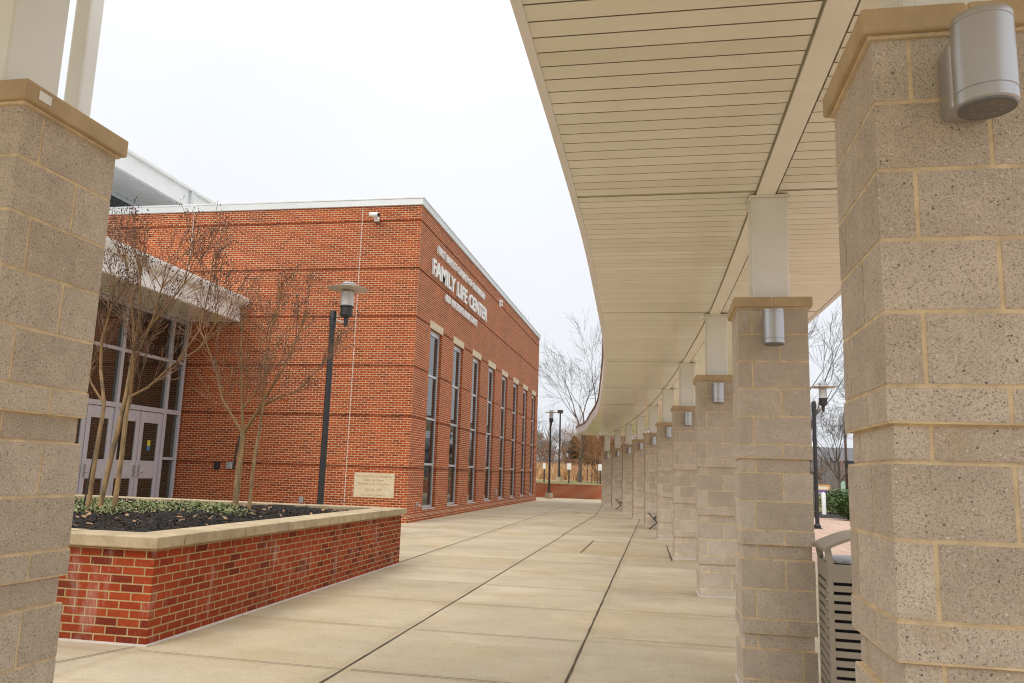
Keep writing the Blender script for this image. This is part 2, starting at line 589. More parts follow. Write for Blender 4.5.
def paver_mat():
    k = NT('pink clay pavers')
    p = k.pos()
    br = k.n('ShaderNodeTexBrick')
    for nm, v in (('Scale', 1), ('Mortar Size', .011), ('Mortar Smooth', .1), ('Bias', 0), ('Brick Width', .24), ('Row Height', .12)):
        br.inputs[nm].default_value = v
    br.inputs['Color1'].default_value = (.5, .33, .25, 1)
    br.inputs['Color2'].default_value = (.6, .45, .36, 1)
    br.inputs['Mortar'].default_value = (.2, .12, .09, 1)
    rot = k.n('ShaderNodeMapping'); rot.inputs['Rotation'].default_value = (0, 0, R(45))
    k.l(p, rot.inputs[0])
    k.l(rot.outputs[0], br.inputs['Vector'])
    c = k.mix(1.0, br.outputs['Color'], k.rng(k.noise(p, 1.2, 5), .3, .7, .85, 1.12), 'MULTIPLY')
    return k.set(c, .85, 0, .3)


M['paver'] = paver_mat()
M['kerbyellow'] = plain('yellow painted kerb', (.6, .45, .2), .8, var=.2)

# ------------------------------------------------------------------ ground
def gz(x, y):
    """terrain height"""
    def sm(a, b, t):
        t = min(1, max(0, (t - a) / (b - a)))
        return t * t * (3 - 2 * t)
    west = 1 - sm(2, 14, x)
    z = -.06
    z += (.91 * sm(51.55, 51.75, y) + .25 * sm(55, 80, y) + 1.3 * sm(72, 118, y) + 3.0 * sm(115, 220, y)) * west
    z += (.5 * sm(60, 110, y) + 3.0 * sm(110, 240, y)) * (1 - west)
    return z


b = MB()
xs = [-1500, -700, -300, -160, -100, -70, -50] + [i * 2.5 for i in range(-16, 17)] + [50, 70, 100, 160, 300, 700, 1500]
ys = [-1200, -500, -200, -80, -30, 0, 20, 40, 51.55, 51.6, 51.66, 51.75] + [52 + i * 3 for i in range(0, 60)] + [260, 400, 800, 2000]
grid = [[b.bm.verts.new((x, y, gz(x, y))) for x in xs] for y in ys]
for j in range(len(ys) - 1):
    for i in range(len(xs) - 1):
        f = b.bm.faces.new((grid[j][i], grid[j][i + 1], grid[j + 1][i + 1], grid[j + 1][i]))
        f.smooth = True
        yc = (ys[j] + ys[j + 1]) / 2
        xc_ = (xs[i] + xs[i + 1]) / 2
        f.material_index = 0 if yc < 68 else (1 if yc < 118 and xc_ < 6 else (2 if yc > 118 else 0))
tag(b.build('ground', [M['lawn'], M['meadow'], M['litter']]), kind='structure')

# plaza concrete: one sheet with its joints laid on it
CTR = [(-8, .85), (2.5, .85), (6.3, .82), (10.9, .73), (15.6, .49), (20.3, .17), (25, -.23), (29.6, -.74), (34.4, -1.35), (39.2, -2.06), (44.2, -2.88), (48, -3.6)]
def ctr(y): return interp(CTR, y)
def ctr_ang(y):
    return math.atan2(-(ctr(y + .3) - ctr(y - .3)), .6)


b = MB()
b.quad((-34, -14, 0), (2.75, -14, 0), (2.75, 51.5, 0), (-34, 51.5, 0))
tag(b.build('plaza_paving', [M['concrete']]), kind='structure')
b = MB()
rng = random.Random(5)
def jstrip(p0, p1, w, z=.004, wob=.25):
    """a joint strip whose width wanders a little"""
    p0 = Vector((*p0, z)); p1 = Vector((*p1, z))
    n = max(2, int((p1 - p0).length / .25))
    d = (p1 - p0).normalized()
    s_ = Vector((-d.y, d.x, 0))
    L, Rr = [], []
    for i in range(n + 1):
        c = p0.lerp(p1, i / n) + s_ * rng.uniform(-1, 1) * w * .08
        ww = w * .36 * rng.uniform(1 - wob, 1 + wob)
        L.append(b.bm.verts.new(c + s_ * ww)); Rr.append(b.bm.verts.new(c - s_ * ww))
    for i in range(n):
        b.bm.faces.new((L[i], L[i + 1], Rr[i + 1], Rr[i]))
jstrip((-.64, -4), (-.72, 29.4), .025)
jstrip((-2.26, -4), (-2.34, 20), .026)
jstrip((-2.38, 20), (-2.4, 30.5), .03)
jstrip((-2.4, 30.5), (-3.3, 50), .03)
jstrip((-4.1, 12.5), (-4.55, 51), .03)
for k_ in range(-4, 29):
    y = 5.83 + 1.6 * k_
    if y < 30:
        jstrip((-2.24, y), (-.66, y - .02), .011, .008)
        jstrip((-.62, y - .05 + (.25 if k_ > 0 else 0)), (2.7, y - .1 + (.25 if k_ > 0 else 0)), .012, .008)
    if y < 51:
        jstrip((-4.2 if y > 12.5 else -4.03, y + .07), (-2.3, y), .010, .008)
    if y > 13 and y < 51:
        jstrip((-6.85 if y > 22 else -9, y + .2), (-4.3, y + .1), .009, .008)
jstrip((-1.5, 15.6), (-1.5, 18.7), .022, .012)
jstrip((.13, 18.2), (.2, 14.9), .03, .012)
jstrip((-3.18, 30.2), (-3.25, 32.9), .022, .012)
jstrip((-4.12, 6.0), (-4.9, 3.5), .014, .008)
tag(b.build('paving_joints', [M['joint']]), kind='structure')

b = MB()
b.quad((2.751, -14, -.004), (14, -14, -.004), (14, 29, -.004), (2.751, 29, -.004))
b.quad((5.2, 29.001, -.004), (14, 29.001, -.004), (14, 44, -.004), (5.2, 44, -.004))
tag(b.build('brick_walk', [M['paver']]), kind='structure')
b = MB()
b.box(2.76, 5.2, 29.01, 29.16, -.05, .08)
tag(b.bevel(.02).build('kerb', [M['kerbyellow']]), kind='structure')
b = MB()
for y0, y1 in ((86, 98), ):
    n = 24
    for i in range(n):
        xa, xb = 6.5 + i * 6, 6.5 + (i + 1) * 6
        b.quad((xa, y0, gz(xa, y0) + .1), (xb, y0, gz(xb, y0) + .1), (xb, y1, gz(xb, y1) + .1), (xa, y1, gz(xa, y1) + .1))
tag(b.build('road', [M['asphalt']]), kind='structure')

# ------------------------------------------------------------------ brick building
BX, BY, BT, BY2 = -6.98, 21.75, 9.25, 45.4
bld = empty('brick_building', (BX, BY, 0), 0, 'two storey orange brick hall with eight tall narrow windows and white wall lettering', 'building')
INV = Matrix.Translation((-BX, -BY, 0))
def bpart(mb, name, mats, parent=None):
    """build a building part in world coordinates under the building"""
    bmesh.ops.transform(mb.bm, matrix=INV, verts=mb.bm.verts)
    return mb.build(name, mats, parent or bld)


bands = [8.74 - 1.451 * k_ for k_ in range(6)]          # recessed courses
GH = .068
levels = [(0.16, None)]
zs = []
z = .16
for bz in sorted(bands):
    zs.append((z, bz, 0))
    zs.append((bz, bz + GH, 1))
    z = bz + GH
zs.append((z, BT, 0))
WIN = [(23.27 + 2.852 * k_, 23.27 + 2.852 * k_ + 1.36) for k_ in range(8)]
WZ0, WZ1 = .34, 5.82
XL = -21.0
REC = .02
b = MB()
def split(z0, z1, cuts):
    out = [z0] + [c for c in cuts if z0 < c < z1] + [z1]
    return list(zip(out[:-1], out[1:]))
for z0, z1, rec in zs:
    d = REC if rec else 0
    # side wall facing the entrance court (runs along X)
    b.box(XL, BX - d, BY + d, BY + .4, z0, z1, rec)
    for a0, a1 in split(z0, z1, (WZ0, WZ1)):
        mid = (a0 + a1) / 2
        if WZ0 < mid < WZ1:
            edges = [BY + .4] + [v for w in WIN for v in w] + [BY2]
            for i in range(0, len(edges), 2):
                b.box(BX - .4, BX - d, edges[i], edges[i + 1], a0, a1, rec)
        else:
            b.box(BX - .4, BX - d, BY + .4, BY2, a0, a1, rec)
b.box(XL, BX - .4, BY2 - .4, BY2 - .001, .16, BT)
b.box(XL, XL + .4, BY + .4, BY2 - .4, .16, BT)
bpart(b, 'brick_wall', [M['brick'], M['brickbandshade']])
b = MB()
b.box(XL, BX + .045, BY - .045, BY2 + .03, -.05, .16)
bpart(b, 'plinth', M['brick'])
b = MB()
b.box(-21, BX + .012, BY - .012, BY2 + .012, .158, .172)
bpart(b, 'plinth_ledge', M['lintel'])
b = MB()
b.box(XL - .05, BX + .05, BY - .05, BY2 + .05, BT, BT + .23)
b.box(XL - .06, BX + .065, BY - .065, BY2 + .065, BT + .19, BT + .25)
bpart(b.bevel(.012), 'roof_coping', M['roofmetal'])
for y0, y1 in WIN:
    b = MB()
    b.box(BX - .2, BX + .004, y0 - .07, y1 + .06, WZ1 + .001, 6.06)
    bpart(b.bevel(.006), 'lintel', M['lintel'])
for i, (y0, y1) in enumerate(WIN):
    b = MB()
    fx0, fx1 = BX - .16, BX - .10
    t = .055
    b.box(fx0, fx1, y0, y0 + t, WZ0, WZ1)
    b.box(fx0, fx1, y1 - t, y1, WZ0, WZ1)
    hz = [WZ0, 1.62, 3.02, 4.35, WZ1 - .16]
    for k_, hh in enumerate(hz):
        b.box(fx0, fx1 - .002, y0 + t, y1 - t, hh - (0 if k_ == 0 else .0), hh + (.07 if k_ < 4 else .16))
    b.box(BX - .1, BX + .012, y0 - .0, y1, WZ0 - .035, WZ0 - .002)
    fr = bpart(b.bevel(.004), 'window', M['alum'])
    b = MB()
    b.box(BX - .142, BX - .13, y0 + t, y1 - t, WZ0 + .05, WZ1 - .1)
    g_ = b
    bmesh.ops.transform(g_.bm, matrix=INV, verts=g_.bm.verts)
    g_.build('pane', M['glass'], fr)
    b = MB()
    b.box(BX - .44, BX - .42, y0 - .2, y1 + .2, WZ0 - .2, WZ1 + .1)
# flat roof behind the coping
b = MB()
b.box(XL + .4, BX - .4, BY + .4, BY2 - .4, BT - .35, BT - .2)
bpart(b, 'flat_roof', M['roofmetal'])
# control joints on the side wall
for x in (-8.83, -14.43):
    b = MB()
    b.box(x - .008, x + .008, BY - .004, BY + .03, .2 if x > -10 else 6.5, BT)
    bpart(b, 'control_joint', M['caulk'])

# entrance storefront, facing +X, in the corner left of the side wall
SX = -14.2
b = MB()
sy0 = 10.5
def mull(y, w, z0, z1, d=.07): b.box(SX - .1, SX + d, y - w / 2, y + w / 2, z0, z1)
YM = [21.6, 20.9, 18.78, 16.66, 14.54, 12.42, 10.6]
for i, y in enumerate(YM):
    mull(y, .11 if i in (1, 2, 3) else .08, 0, 5.7)
for z, h in ((2.86, .13), (4.36, .09), (5.6, .11)):
    b.box(SX - .09, SX + .06, 10.6, 21.6, z, z + h)
b.box(SX - .09, SX + .055, 20.96, 21.55, 1.53, 1.61)
b.box(SX - .09, SX + .055, 20.96, 21.55, .02, .12)
for y0, y1 in ((12.46, 14.5), (10.64, 12.38)):
    b.box(SX - .09, SX + .055, y0, y1, 1.53, 1.61)
    b.box(SX - .09, SX + .055, y0, y1, .02, .12)
sf = bpart(b.bevel(.006), 'storefront', M['doorframe'])
b = MB()
for y0, y1 in zip(YM[1:], YM[:-1]):
    for z0, z1 in ((2.99, 4.36), (4.45, 5.6)):
        b.box(SX - .03, SX - .015, y0 + .04, y1 - .04, z0, z1)
for y0, y1 in ((20.95, 21.56), (12.46, 14.5), (10.64, 12.38)):
    b.box(SX - .03, SX - .015, y0, y1, .12, 1.53)
    b.box(SX - .03, SX - .015, y0, y1, 1.61, 2.86)
bmesh.ops.transform(b.bm, matrix=INV, verts=b.bm.verts)
b.build('pane', M['glassdark'], sf)
for k_, (y0, y1, side) in enumerate(((19.86, 20.83, 0), (18.85, 19.83, 1), (17.74, 18.71, 0), (16.73, 17.71, 1), (15.62, 16.59, 0), (14.61, 15.59, 1))):
    b = MB()
    st = .15
    b.box(SX - .04, SX + .03, y0, y0 + st, .02, 2.85)
    b.box(SX - .04, SX + .03, y1 - st, y1, .02, 2.85)
    for z0, z1 in ((.02, .3), (1.0, 1.49), (2.54, 2.85)):
        b.box(SX - .04, SX + .028, y0 + st, y1 - st, z0, z1)
    dr = bpart(b.bevel(.006), 'door', M['doorframe'])
    b = MB()
    b.box(SX - .012, SX + .0, y0 + st, y1 - st, .3, 1.0)
    b.box(SX - .012, SX + .0, y0 + st, y1 - st, 1.49, 2.54)
    bmesh.ops.transform(b.bm, matrix=INV, verts=b.bm.verts)
    b.build('pane', M['glassdark'], dr)
    if k_ == 0:
        for nm_, z0_, z1_, mt_ in (('blue_sticker', 1.78, 1.9, 'stickerblue'), ('yellow_sticker', 1.9005, 2.06, 'stickeryellow')):
            b = MB(); b.box(SX + .0005, SX + .002, y0 + .42, y0 + .56, z0_, z1_)
            bmesh.ops.transform(b.bm, matrix=INV, verts=b.bm.verts)
            b.build(nm_, M[mt_], dr)
    hy = y0 + .09 if side == 0 else y1 - .09
    b = MB()
    b.box(SX + .03, SX + .05, hy - .03, hy + .03, 1.05, 1.36)
    b.tube([(SX + .05, hy, 1.16), (SX + .11, hy, 1.16), (SX + .11, hy + (.13 if side == 0 else -.13), 1.16)], .012, 8)
    b.tube([(SX + .05, hy, 1.28), (SX + .075, hy, 1.28)], .018, 10)
    bmesh.ops.transform(b.bm, matrix=INV, verts=b.bm.verts)
    b.build('handle', M['silver'], dr)
# lobby behind the storefront: floor, back wall
b = MB()
b.box(-20.9, SX - .12, 10.0, BY - .01, 5.71, 6.3)
b.box(-20.9, -20.6, 10.0, BY - .01, 0, 5.7)
b.box(-20.6, SX - .1, 10.0, 10.3, 0, 5.7)
b.box(-20.6, SX - .1, 10.31, BY - .01, -.05, .02)
bpart(b, 'lobby_wall', M['plaque'])
# entrance canopy
b = MB()
b.box(SX - 6.6, -12.5, 9.2, 21.7, 5.72, 6.36)
bpart(b.bevel(.01), 'entry_canopy', M['whitemetal'])
b = MB()
prof = [(-12.499, 6.2), (-12.36, 6.2), (-12.3, 6.27), (-12.26, 6.36), (-12.26, 6.44), (-12.3, 6.44), (-12.499, 6.40)]
lo = [b.bm.verts.new((x, 9.15, z)) for x, z in prof]
hi = [b.bm.verts.new((x, 21.72, z)) for x, z in prof]
b.bm.faces.new(lo); b.bm.faces.new(hi[::-1])
for i in range(len(prof)):
    b.bm.faces.new((lo[i], hi[i], hi[(i + 1) % len(prof)], lo[(i + 1) % len(prof)]))
bpart(b, 'gutter', M['whitemetal'])
b = MB()
for k_ in range(60):
    y = 9.3 + k_ * .2
    if y > 21.5: break
    b.box(-14.1, -12.55, y, y + .185, 5.708, 5.7195)
bpart(b, 'canopy_soffit', M['soffit'])
# raised clerestory block further back
b = MB()
b.box(-30, -22.0, 14, 46, 6.5, 12.3)
bpart(b, 'upper_wall', M['roofmetal'])
b = MB()
b.box(-31, -20, 10, 47, 12.31, 13.05)
b.box(-31, -19.86, 9.9, 47.1, 13.051, 13.2)
bpart(b.bevel(.02), 'upper_roof', M['whitemetal'])
b = MB()
for k_ in range(100):
    y = 10.2 + k_ * .3
    b.box(-21.95, -20.1, y, y + .285, 12.292, 12.3095)
bpart(b, 'upper_soffit', M['whitemetal'])
for k_ in range(12):
    y0 = 15.0 + k_ * 2.3
    b = MB()
    b.box(-22.0, -21.95, y0, y0 + 2.3, 12.12, 12.27)
    b.box(-22.0, -21.95, y0, y0 + .09, 9.6, 12.12)
    b.box(-22.0, -21.95, y0 + .09, y0 + 2.3, 9.6, 9.7)
    fr = bpart(b, 'clerestory_window', M['alum'])
    b = MB()
    b.box(-21.995, -21.97, y0 + .09, y0 + 2.3, 9.7, 12.12)
    bmesh.ops.transform(b.bm, matrix=INV, verts=b.bm.verts)
    b.build('pane', M['glass'], fr)
b = MB()
b.box(-19.995, -19.88, 29.65, 29.85, 9.0, 13.05)
bpart(b.bevel(.01), 'downspout', M['roofmetal'])


# ------------------------------------------------------------------ lettering and things on the walls
def text_obj(txt, name, mat, width, height, depth, parent=None, bold=0.0, thr=0.0, space=1.0):
    cu = bpy.data.curves.new(name, 'FONT')
    cu.body = txt
    cu.size = 1
    cu.extrude = .05
    cu.offset = bold
    cu.space_character = space
    cu.space_word = 1.25
    cu.resolution_u = 3
    tmp = bpy.data.objects.new(name, cu)
    C.objects.link(tmp)
    bpy.context.view_layer.update()
    dg = bpy.context.evaluated_depsgraph_get()
    me = bpy.data.meshes.new_from_object(tmp.evaluated_get(dg))
    bpy.data.objects.remove(tmp)
    X = [v.co.x for v in me.vertices]; Y = [v.co.y for v in me.vertices]
    sx = width / (max(X) - min(X)); sy = height / (max(Y) - min(Y))
    x0, y0 = min(X), min(Y)
    for v in me.vertices:
        v.co = Vector(((v.co.x - x0) * sx, (v.co.y - y0) * sy, (v.co.z + .05) * depth / .1))
    # one mesh per letter (thr 0) or per word
    bm = bmesh.new(); bm.from_mesh(me)
    bpy.data.meshes.remove(me)
    seen, isl = set(), []
    for v in bm.verts:
        if v in seen: continue
        st, comp = [v], []
        seen.add(v)
        while st:
            q = st.pop(); comp.append(q)
            for e in q.link_edges:
                w_ = e.other_vert(q)
                if w_ not in seen: seen.add(w_); st.append(w_)
        isl.append((min(q.co.x for q in comp), max(q.co.x for q in comp), comp))
    isl.sort(key=lambda t: t[0])
    groups = []
    for a, b_, comp in isl:
        if groups and a < groups[-1][1] + thr:
            groups[-1][1] = max(groups[-1][1], b_); groups[-1][2] += comp
        else: groups.append([a, b_, list(comp)])
    out = []
    for a, b_, comp in groups:
        idx = {v: i for i, v in enumerate(comp)}
        fs = [[idx[v] for v in f.verts] for f in bm.faces if f.verts[0] in idx]
        m2 = bpy.data.meshes.new(name)
        m2.from_pydata([tuple(v.co) for v in comp], [], fs)
        m2.materials.append(mat)
        o = bpy.data.objects.new(name, m2)
        C.objects.link(o)
        if parent: o.parent = parent
        out.append(o)
    bm.free()
    return out


# local axes of wall text: x right along wall, y up, z out of wall
sg = empty('wall_lettering', (BX, 23.0, 7.0), 0, 'three lines of raised white metal letters high on the brick wall', 'lettering')
sg.matrix_world = Matrix(((0, 0, 1, BX + .012), (1, 0, 0, 23.0), (0, 1, 0, 6.9), (0, 0, 0, 1)))
for txt, xx, yy, w, h, bo in (("FIRST BAPTIST CHURCH OF GLENARDEN", .5, 1.36, 6.85, .25, .006), ("FAMILY LIFE CENTER", .03, .56, 7.85, .52, .02), ("600 WATKINS PARK DRIVE", 1.65, .06, 4.55, .25, .006)):
    for o in text_obj(txt, 'letter', M['whitemetal'], w, h, .06, sg, bo, 0, 1.06):
        o.location = (xx, yy, 0)

pq = empty('stone_plaque', (-7.97, BY, 1.0), 0, 'buff dedication stone with five engraved lines set in the brick wall', 'plaque')
b = MB()
b.box(-.6, .6, -.012, .05, -.34, .34)
b.bevel(.008).build('slab', M['plaque'], pq)
for txt, w, h, zz in (("First Baptist Church of Glenarden", 1.04, .075, .215), ("Family Life Center", .58, .07, .11), ("Dedicated to the Glory of God", .94, .07, .005), ("June 23, 2007", .5, .065, -.15), ("Pastor John K. Jenkins, Sr.", .74, .06, -.3)):
    for o in text_obj(txt, 'engraved_word', M['plaquetext'], w, h, .003, pq, .006, .022):
        o.location = (-w / 2, -.0125, zz)
        o.rotation_euler = (R(90), 0, 0)


def wall_cam():
    t = empty('security_camera', (-8.36, BY, 8.87), 0, 'small white security camera under the roof coping of the side wall', 'camera')
    b = MB(); b.box(-.08, .08, -.05, .0, -.1, .1); b.bevel(.01).build('mount', M['whitemetal'], t)
    b = MB(); b.tube([(0, -.05, 0), (0, -.14, .02)], .03); b.build('arm', M['whitemetal'], t)
    b = MB(); b.tube([(-.15, -.2, .06), (.14, -.28, .02)], .075, 14); b.build('housing', M['whitemetal'], t)
    b = MB(); b.tube([(.14, -.28, .02), (.16, -.285, .017)], .055, 14); b.build('lens', M['black'], t)
wall_cam()
t = empty('wall_floodlight', (BX, 33.5, 8.82), 0, 'small white floodlight box near the top of the long windowed wall', 'floodlight')
t.scale = (.7, .7, .8)
b = MB(); b.box(.001, .08, -.13, .13, -.2, .2); b.bevel(.015).build('housing', M['whitemetal'], t)
b = MB(); b.box(.08, .22, -.1, .1, .02, .17); b.box(.08, .2, -.1, .1, -.16, -.02); b.bevel(.02).build('lamp_head', M['whitemetal'], t)
def wall_box(name, x, z, w, h, d, mat, label, cat):
    t = empty(name, (x, BY, z), 0, label, cat)
    b = MB(); b.box(-w / 2, w / 2, -d, 0, -h / 2, h / 2); b.bevel(.008).build('housing', mat, t)
    b = MB(); b.box(-w * .3, w * .3, -d - .012, -d, -h * .3, h * .3); b.bevel(.004).build('cover', mat, t)
    return t
wall_box('junction_box', -12.84, 1.42, .16, .2, .1, M['black'], 'small black box on the brick wall beside the grey box', 'electrical box')
tb = wall_box('junction_box', -12.42, 1.43, .2, .2, .12, M['silver'], 'small grey box with a conduit on the brick wall behind the right tree', 'electrical box')
b = MB(); b.tube([(.13, -.04, -.1), (.13, -.04, .3), (.24, -.04, .9)], .022); b.build('conduit', M['darksteel'], tb)
wall_box('wall_outlet', -10.12, .53, .13, .18, .06, M['silver'], 'grey weatherproof outlet low on the brick wall above the planter', 'outlet')
t = empty('hose_tap', (BX, 22.62, .47), 0, 'small grey hose tap low on the brick corner left of the first window', 'tap')
b = MB(); b.box(.001, .02, -.05, .05, -.09, .09); b.build('plate', M['silver'], t)
b = MB(); b.tube([(.02, 0, 0), (.1, 0, 0), (.14, 0, -.05)], .018); b.tube([(.07, 0, 0), (.07, 0, .06)], .012); b.tube([(.07, -.04, .06), (.07, .04, .06)], .014); b.build('spout', M['silver'], t)
t = empty('wall_outlet', (BX, 34.0, .62), 0, 'small grey outlet low between two windows of the long wall', 'outlet')
b = MB(); b.box(.001, .06, -.07, .07, -.11, .11); b.bevel(.01).build('housing', M['silver'], t)
b = MB(); b.box(.06, .075, -.05, .05, -.08, .08); b.build('cover', M['silver'], t)

# ------------------------------------------------------------------ stone pillars
PW, Q = .5, .2032
PTOP = 2.743
def rect_poly(k, u0, u1, d0, d1, off):
    """footprint on face k: u along the face (left to right seen from outside), d depth inward; off = outward shift"""
    h = PW / 2 + off
    s_ = (PW + 2 * off) / PW
    def P(u, d):
        x = -h + u * s_; y = -h + d * s_
        for _ in range(k): x, y = -y, x
        return (x, y)
    return [P(u0, d0), P(u1, d0), P(u1, d1), P(u0, d1)]
def L_poly(k, ua, ub, off):
    """corner block: from u=ua on face k round the corner to u=ub on the next face"""
    h = PW / 2 + off
    s_ = (PW + 2 * off) / PW
    T = .1
    pts = [(ua, 0), (PW, 0), (PW, ub), (PW - T, ub), (PW - T, T), (ua, T)]
    out = []
    for u, d in pts:
        x = -h + u * s_; y = -h + d * s_
        for _ in range(k): x, y = -y, x
        out.append((x, y))
    return out


seq = ['A', 'B', 'A', 'B', 'A', 'b', 'a-', 'B', 'A', 'b', 'a-', 'B', 'A', 'b', 'a-', 'C']
def make_shaft():
    bl = MB(); mo = MB()
    z = PTOP
    g = .0064
    for code in seq + ['A0']:
        full = code[0].isupper()
        h = Q if full else Q / 2
        z0 = max(z - h, 0.0)
        if code == 'A0': z0 = 0.0
        off = -.016 if code.endswith('-') else (.004 if code == 'b' else 0)
        typ = code[0].upper()
        za, zb = z0 + (g if z0 > 0 else 0), z - g
        for k in range(4):
            if typ == 'A':   # short end then long block
                bl.prism(rect_poly(k, .1 + g, PW, 0, .1 - g, off), za, zb)
            elif typ == 'C':
                bl.prism(rect_poly(k, 0, .4 - g, 0, .1 - g, off), za, zb)
            else:
                bl.prism(L_poly(k, .3 + g, .3 - g, off), za, zb)
        m = PW / 2 + off - .0016
        mo.box(-m, m, -m, m, z0, z)
        z = z0
    bl.bevel(.002)
    return bl, mo


proto = empty('stone_pillar', (.85, 2.55, 0))
bl, mo = make_shaft()
bl.build('shaft', M['cmu'], proto)
mo.build('mortar_core', M['mortar'], proto)
b = MB()
for s_ in (-1, 1):
    x0, x1 = (-.282, -.004) if s_ < 0 else (.004, .282)
    b.box(x0, x1, -.282, .282, PTOP, PTOP + .075)
b.bevel(.005)
b.box(-.006, .006, -.275, .275, PTOP + .001, PTOP + .069, 1)
b.box(-.262, .262, -.262, .262, PTOP - .012, PTOP - .001, 1)
b.build('cap_stone', [M['capstone'], M['mortar']], proto)
b = MB()
for s_ in (0, 1, 2, 3):
    b.box(-.27, .27, -.268, -.251, .0, .016, 0, R(90) * s_)
b.build('sealant_bead', M['caulk'], proto)
SOF = 3.67
b = MB()
b.box(-.125, .14, -.15, .115, PTOP + .075, SOF - .03)
b.box(-.14, .155, -.165, .13, PTOP + .0755, PTOP + .085)
b.bevel(.008)
b.box(-.128, -.1252, -.1, -.092, PTOP + .09, SOF - .04)
b.box(-.095, -.09, -.1535, -.1502, PTOP + .09, SOF - .04)
b.build('post', M['post'], proto)
b = MB()
b.box(-.14, .155, -.165, .13, SOF - .03, SOF - .013)
for sx in (-.14, .155):
    for sy in (-.15, .11):
        b.tube([(sx, sy, SOF - .045), (sx, sy, SOF - .03)], .012, 6)
b.build('top_plate', M['beam'], proto)

PY = [2.282, 6.06, 10.68, 15.35, 20.0, 24.75, 29.3, 34.1, 39.0, 44.0]
ORD = ['large tan block pillar nearest on the right, cut off by the right edge of the photo',
       'second tan block pillar of the right hand row, beside the slotted litter bin',
       'third tan block pillar of the row, counted from the near right one',
       'fourth tan block pillar of the row, counted from the near right one',
       'fifth tan block pillar of the row, just in front of the nearer steel bench',
       'sixth tan block pillar of the row, seen behind the nearer steel bench',
       'seventh tan block pillar of the row, counted from the near right one',
       'eighth tan block pillar of the row, just in front of the farther steel bench',
       'ninth tan block pillar of the row, last but one before the low brick wall',
       'tenth and last tan block pillar, smallest, at the end by the low brick wall']
pill = []
for i, y in enumerate(PY):
    o = proto if i == 0 else copy_tree(proto)
    yc = y + .25
    o.location = (ctr(yc) + (.001 if i == 0 else 0), yc, 0)
    o.rotation_euler = (0, 0, ctr_ang(yc) if i > 1 else 0)
    tag(o, ORD[i], 'pillar', 'block pillars along the covered walk')
    pill.append(o)
o = copy_tree(proto)
o.location = (-2.53, 2.59, 0)
tag(o, 'tan block pillar standing alone at the left edge of the photo, with a white sticker on its cap', 'pillar', 'block pillars along the covered walk')
for c in o.children:
    if c.name.startswith('post'):
        c.location = (-.02, -.07, 0)
b = MB(); b.box(.283, .285, -.225, -.165, PTOP + .02, PTOP + .055); st = b.build('sticker', M['sticker'], o)
# downspout behind the left pillar
b = MB()
b.box(-.042, .042, -.045, .045, .0, 3.75)
b.box(-.053, .053, -.058, .058, 1.9, 1.94)
b.box(-.053, .053, -.058, .058, .02, .06)
b.bevel(.012, 2)
o = b.build('rain_downspout', M['post'])
o.location = (-2.64, 3.0, 0)
tag(o, 'narrow white square downpipe behind the cap of the left pillar', 'downpipe')

# wall lights on the pillars
def make_light():
    t = empty('wall_light', (0, 0, 0))
    b = MB()
    b.box(-.066, .066, -.1, 0, 2.475, 2.68)
    b.bevel(.02, 3).build('back_box', M['silver'], t)
    b = MB()
    cy = -.15
    b.lathe([(.069, 2.452), (.0745, 2.456), (.0745, 2.484), (.0722, 2.4855), (.0722, 2.489), (.0745, 2.4905), (.0745, 2.678), (.0722, 2.6795), (.0722, 2.683), (.0745, 2.6845), (.0745, 2.699), (.0725, 2.703), (.03, 2.705)], 0, cy, 48)
    b.build('cylinder_shade', M['silver'], t)
    b = MB()
    b.lathe([(.055, 2.4465), (.068, 2.4465), (.069, 2.4519), (.02, 2.4519)], 0, cy, 40)
    b.build('ring', M['silverdark'], t)
    b = MB()
    b.lathe([(.01, 2.449), (.054, 2.449), (.054, 2.4505), (.01, 2.4505)], 0, cy, 40)
    for k in range(9):
        a = 2 * math.pi * k / 8
        r_ = 0 if k == 8 else .036
        b.lathe([(.006, 2.4462), (.010, 2.4475), (.0105, 2.4489), (.005, 2.4489)], r_ * math.cos(a), cy + r_ * math.sin(a), 12, 1)
    b.build('lens', [M['lens'], M['led']], t)
    return t


LL = ['large grey cylinder wall light with a bulb grid, on the near right pillar', 'grey cylinder wall light on the second pillar, above the litter bin',
      'grey cylinder wall light on the third pillar of the row', 'grey cylinder wall light on the fourth pillar of the row',
      'grey cylinder wall light on the fifth pillar, in front of the nearer bench', 'grey cylinder wall light on the sixth pillar, behind the nearer bench',
      'grey cylinder wall light on the seventh pillar of the row', 'grey cylinder wall light on the eighth pillar, above the farther bench',
      'tiny grey wall light on the ninth pillar of the row', 'tiny grey wall light on the tenth and last pillar of the row']
lp = make_light()
for i, p in enumerate(pill):
    o = lp if i == 0 else copy_tree(lp)
    a = p.rotation_euler.z
    off = Vector((-.014, -.2505, 0))
    off = Matrix.Rotation(a, 3, 'Z') @ off
    o.location = (p.location.x + off.x, p.location.y + off.y, -.01)
    o.rotation_euler = (0, 0, a)
    tag(o, LL[i], 'wall light', 'cylinder lights on the pillars')

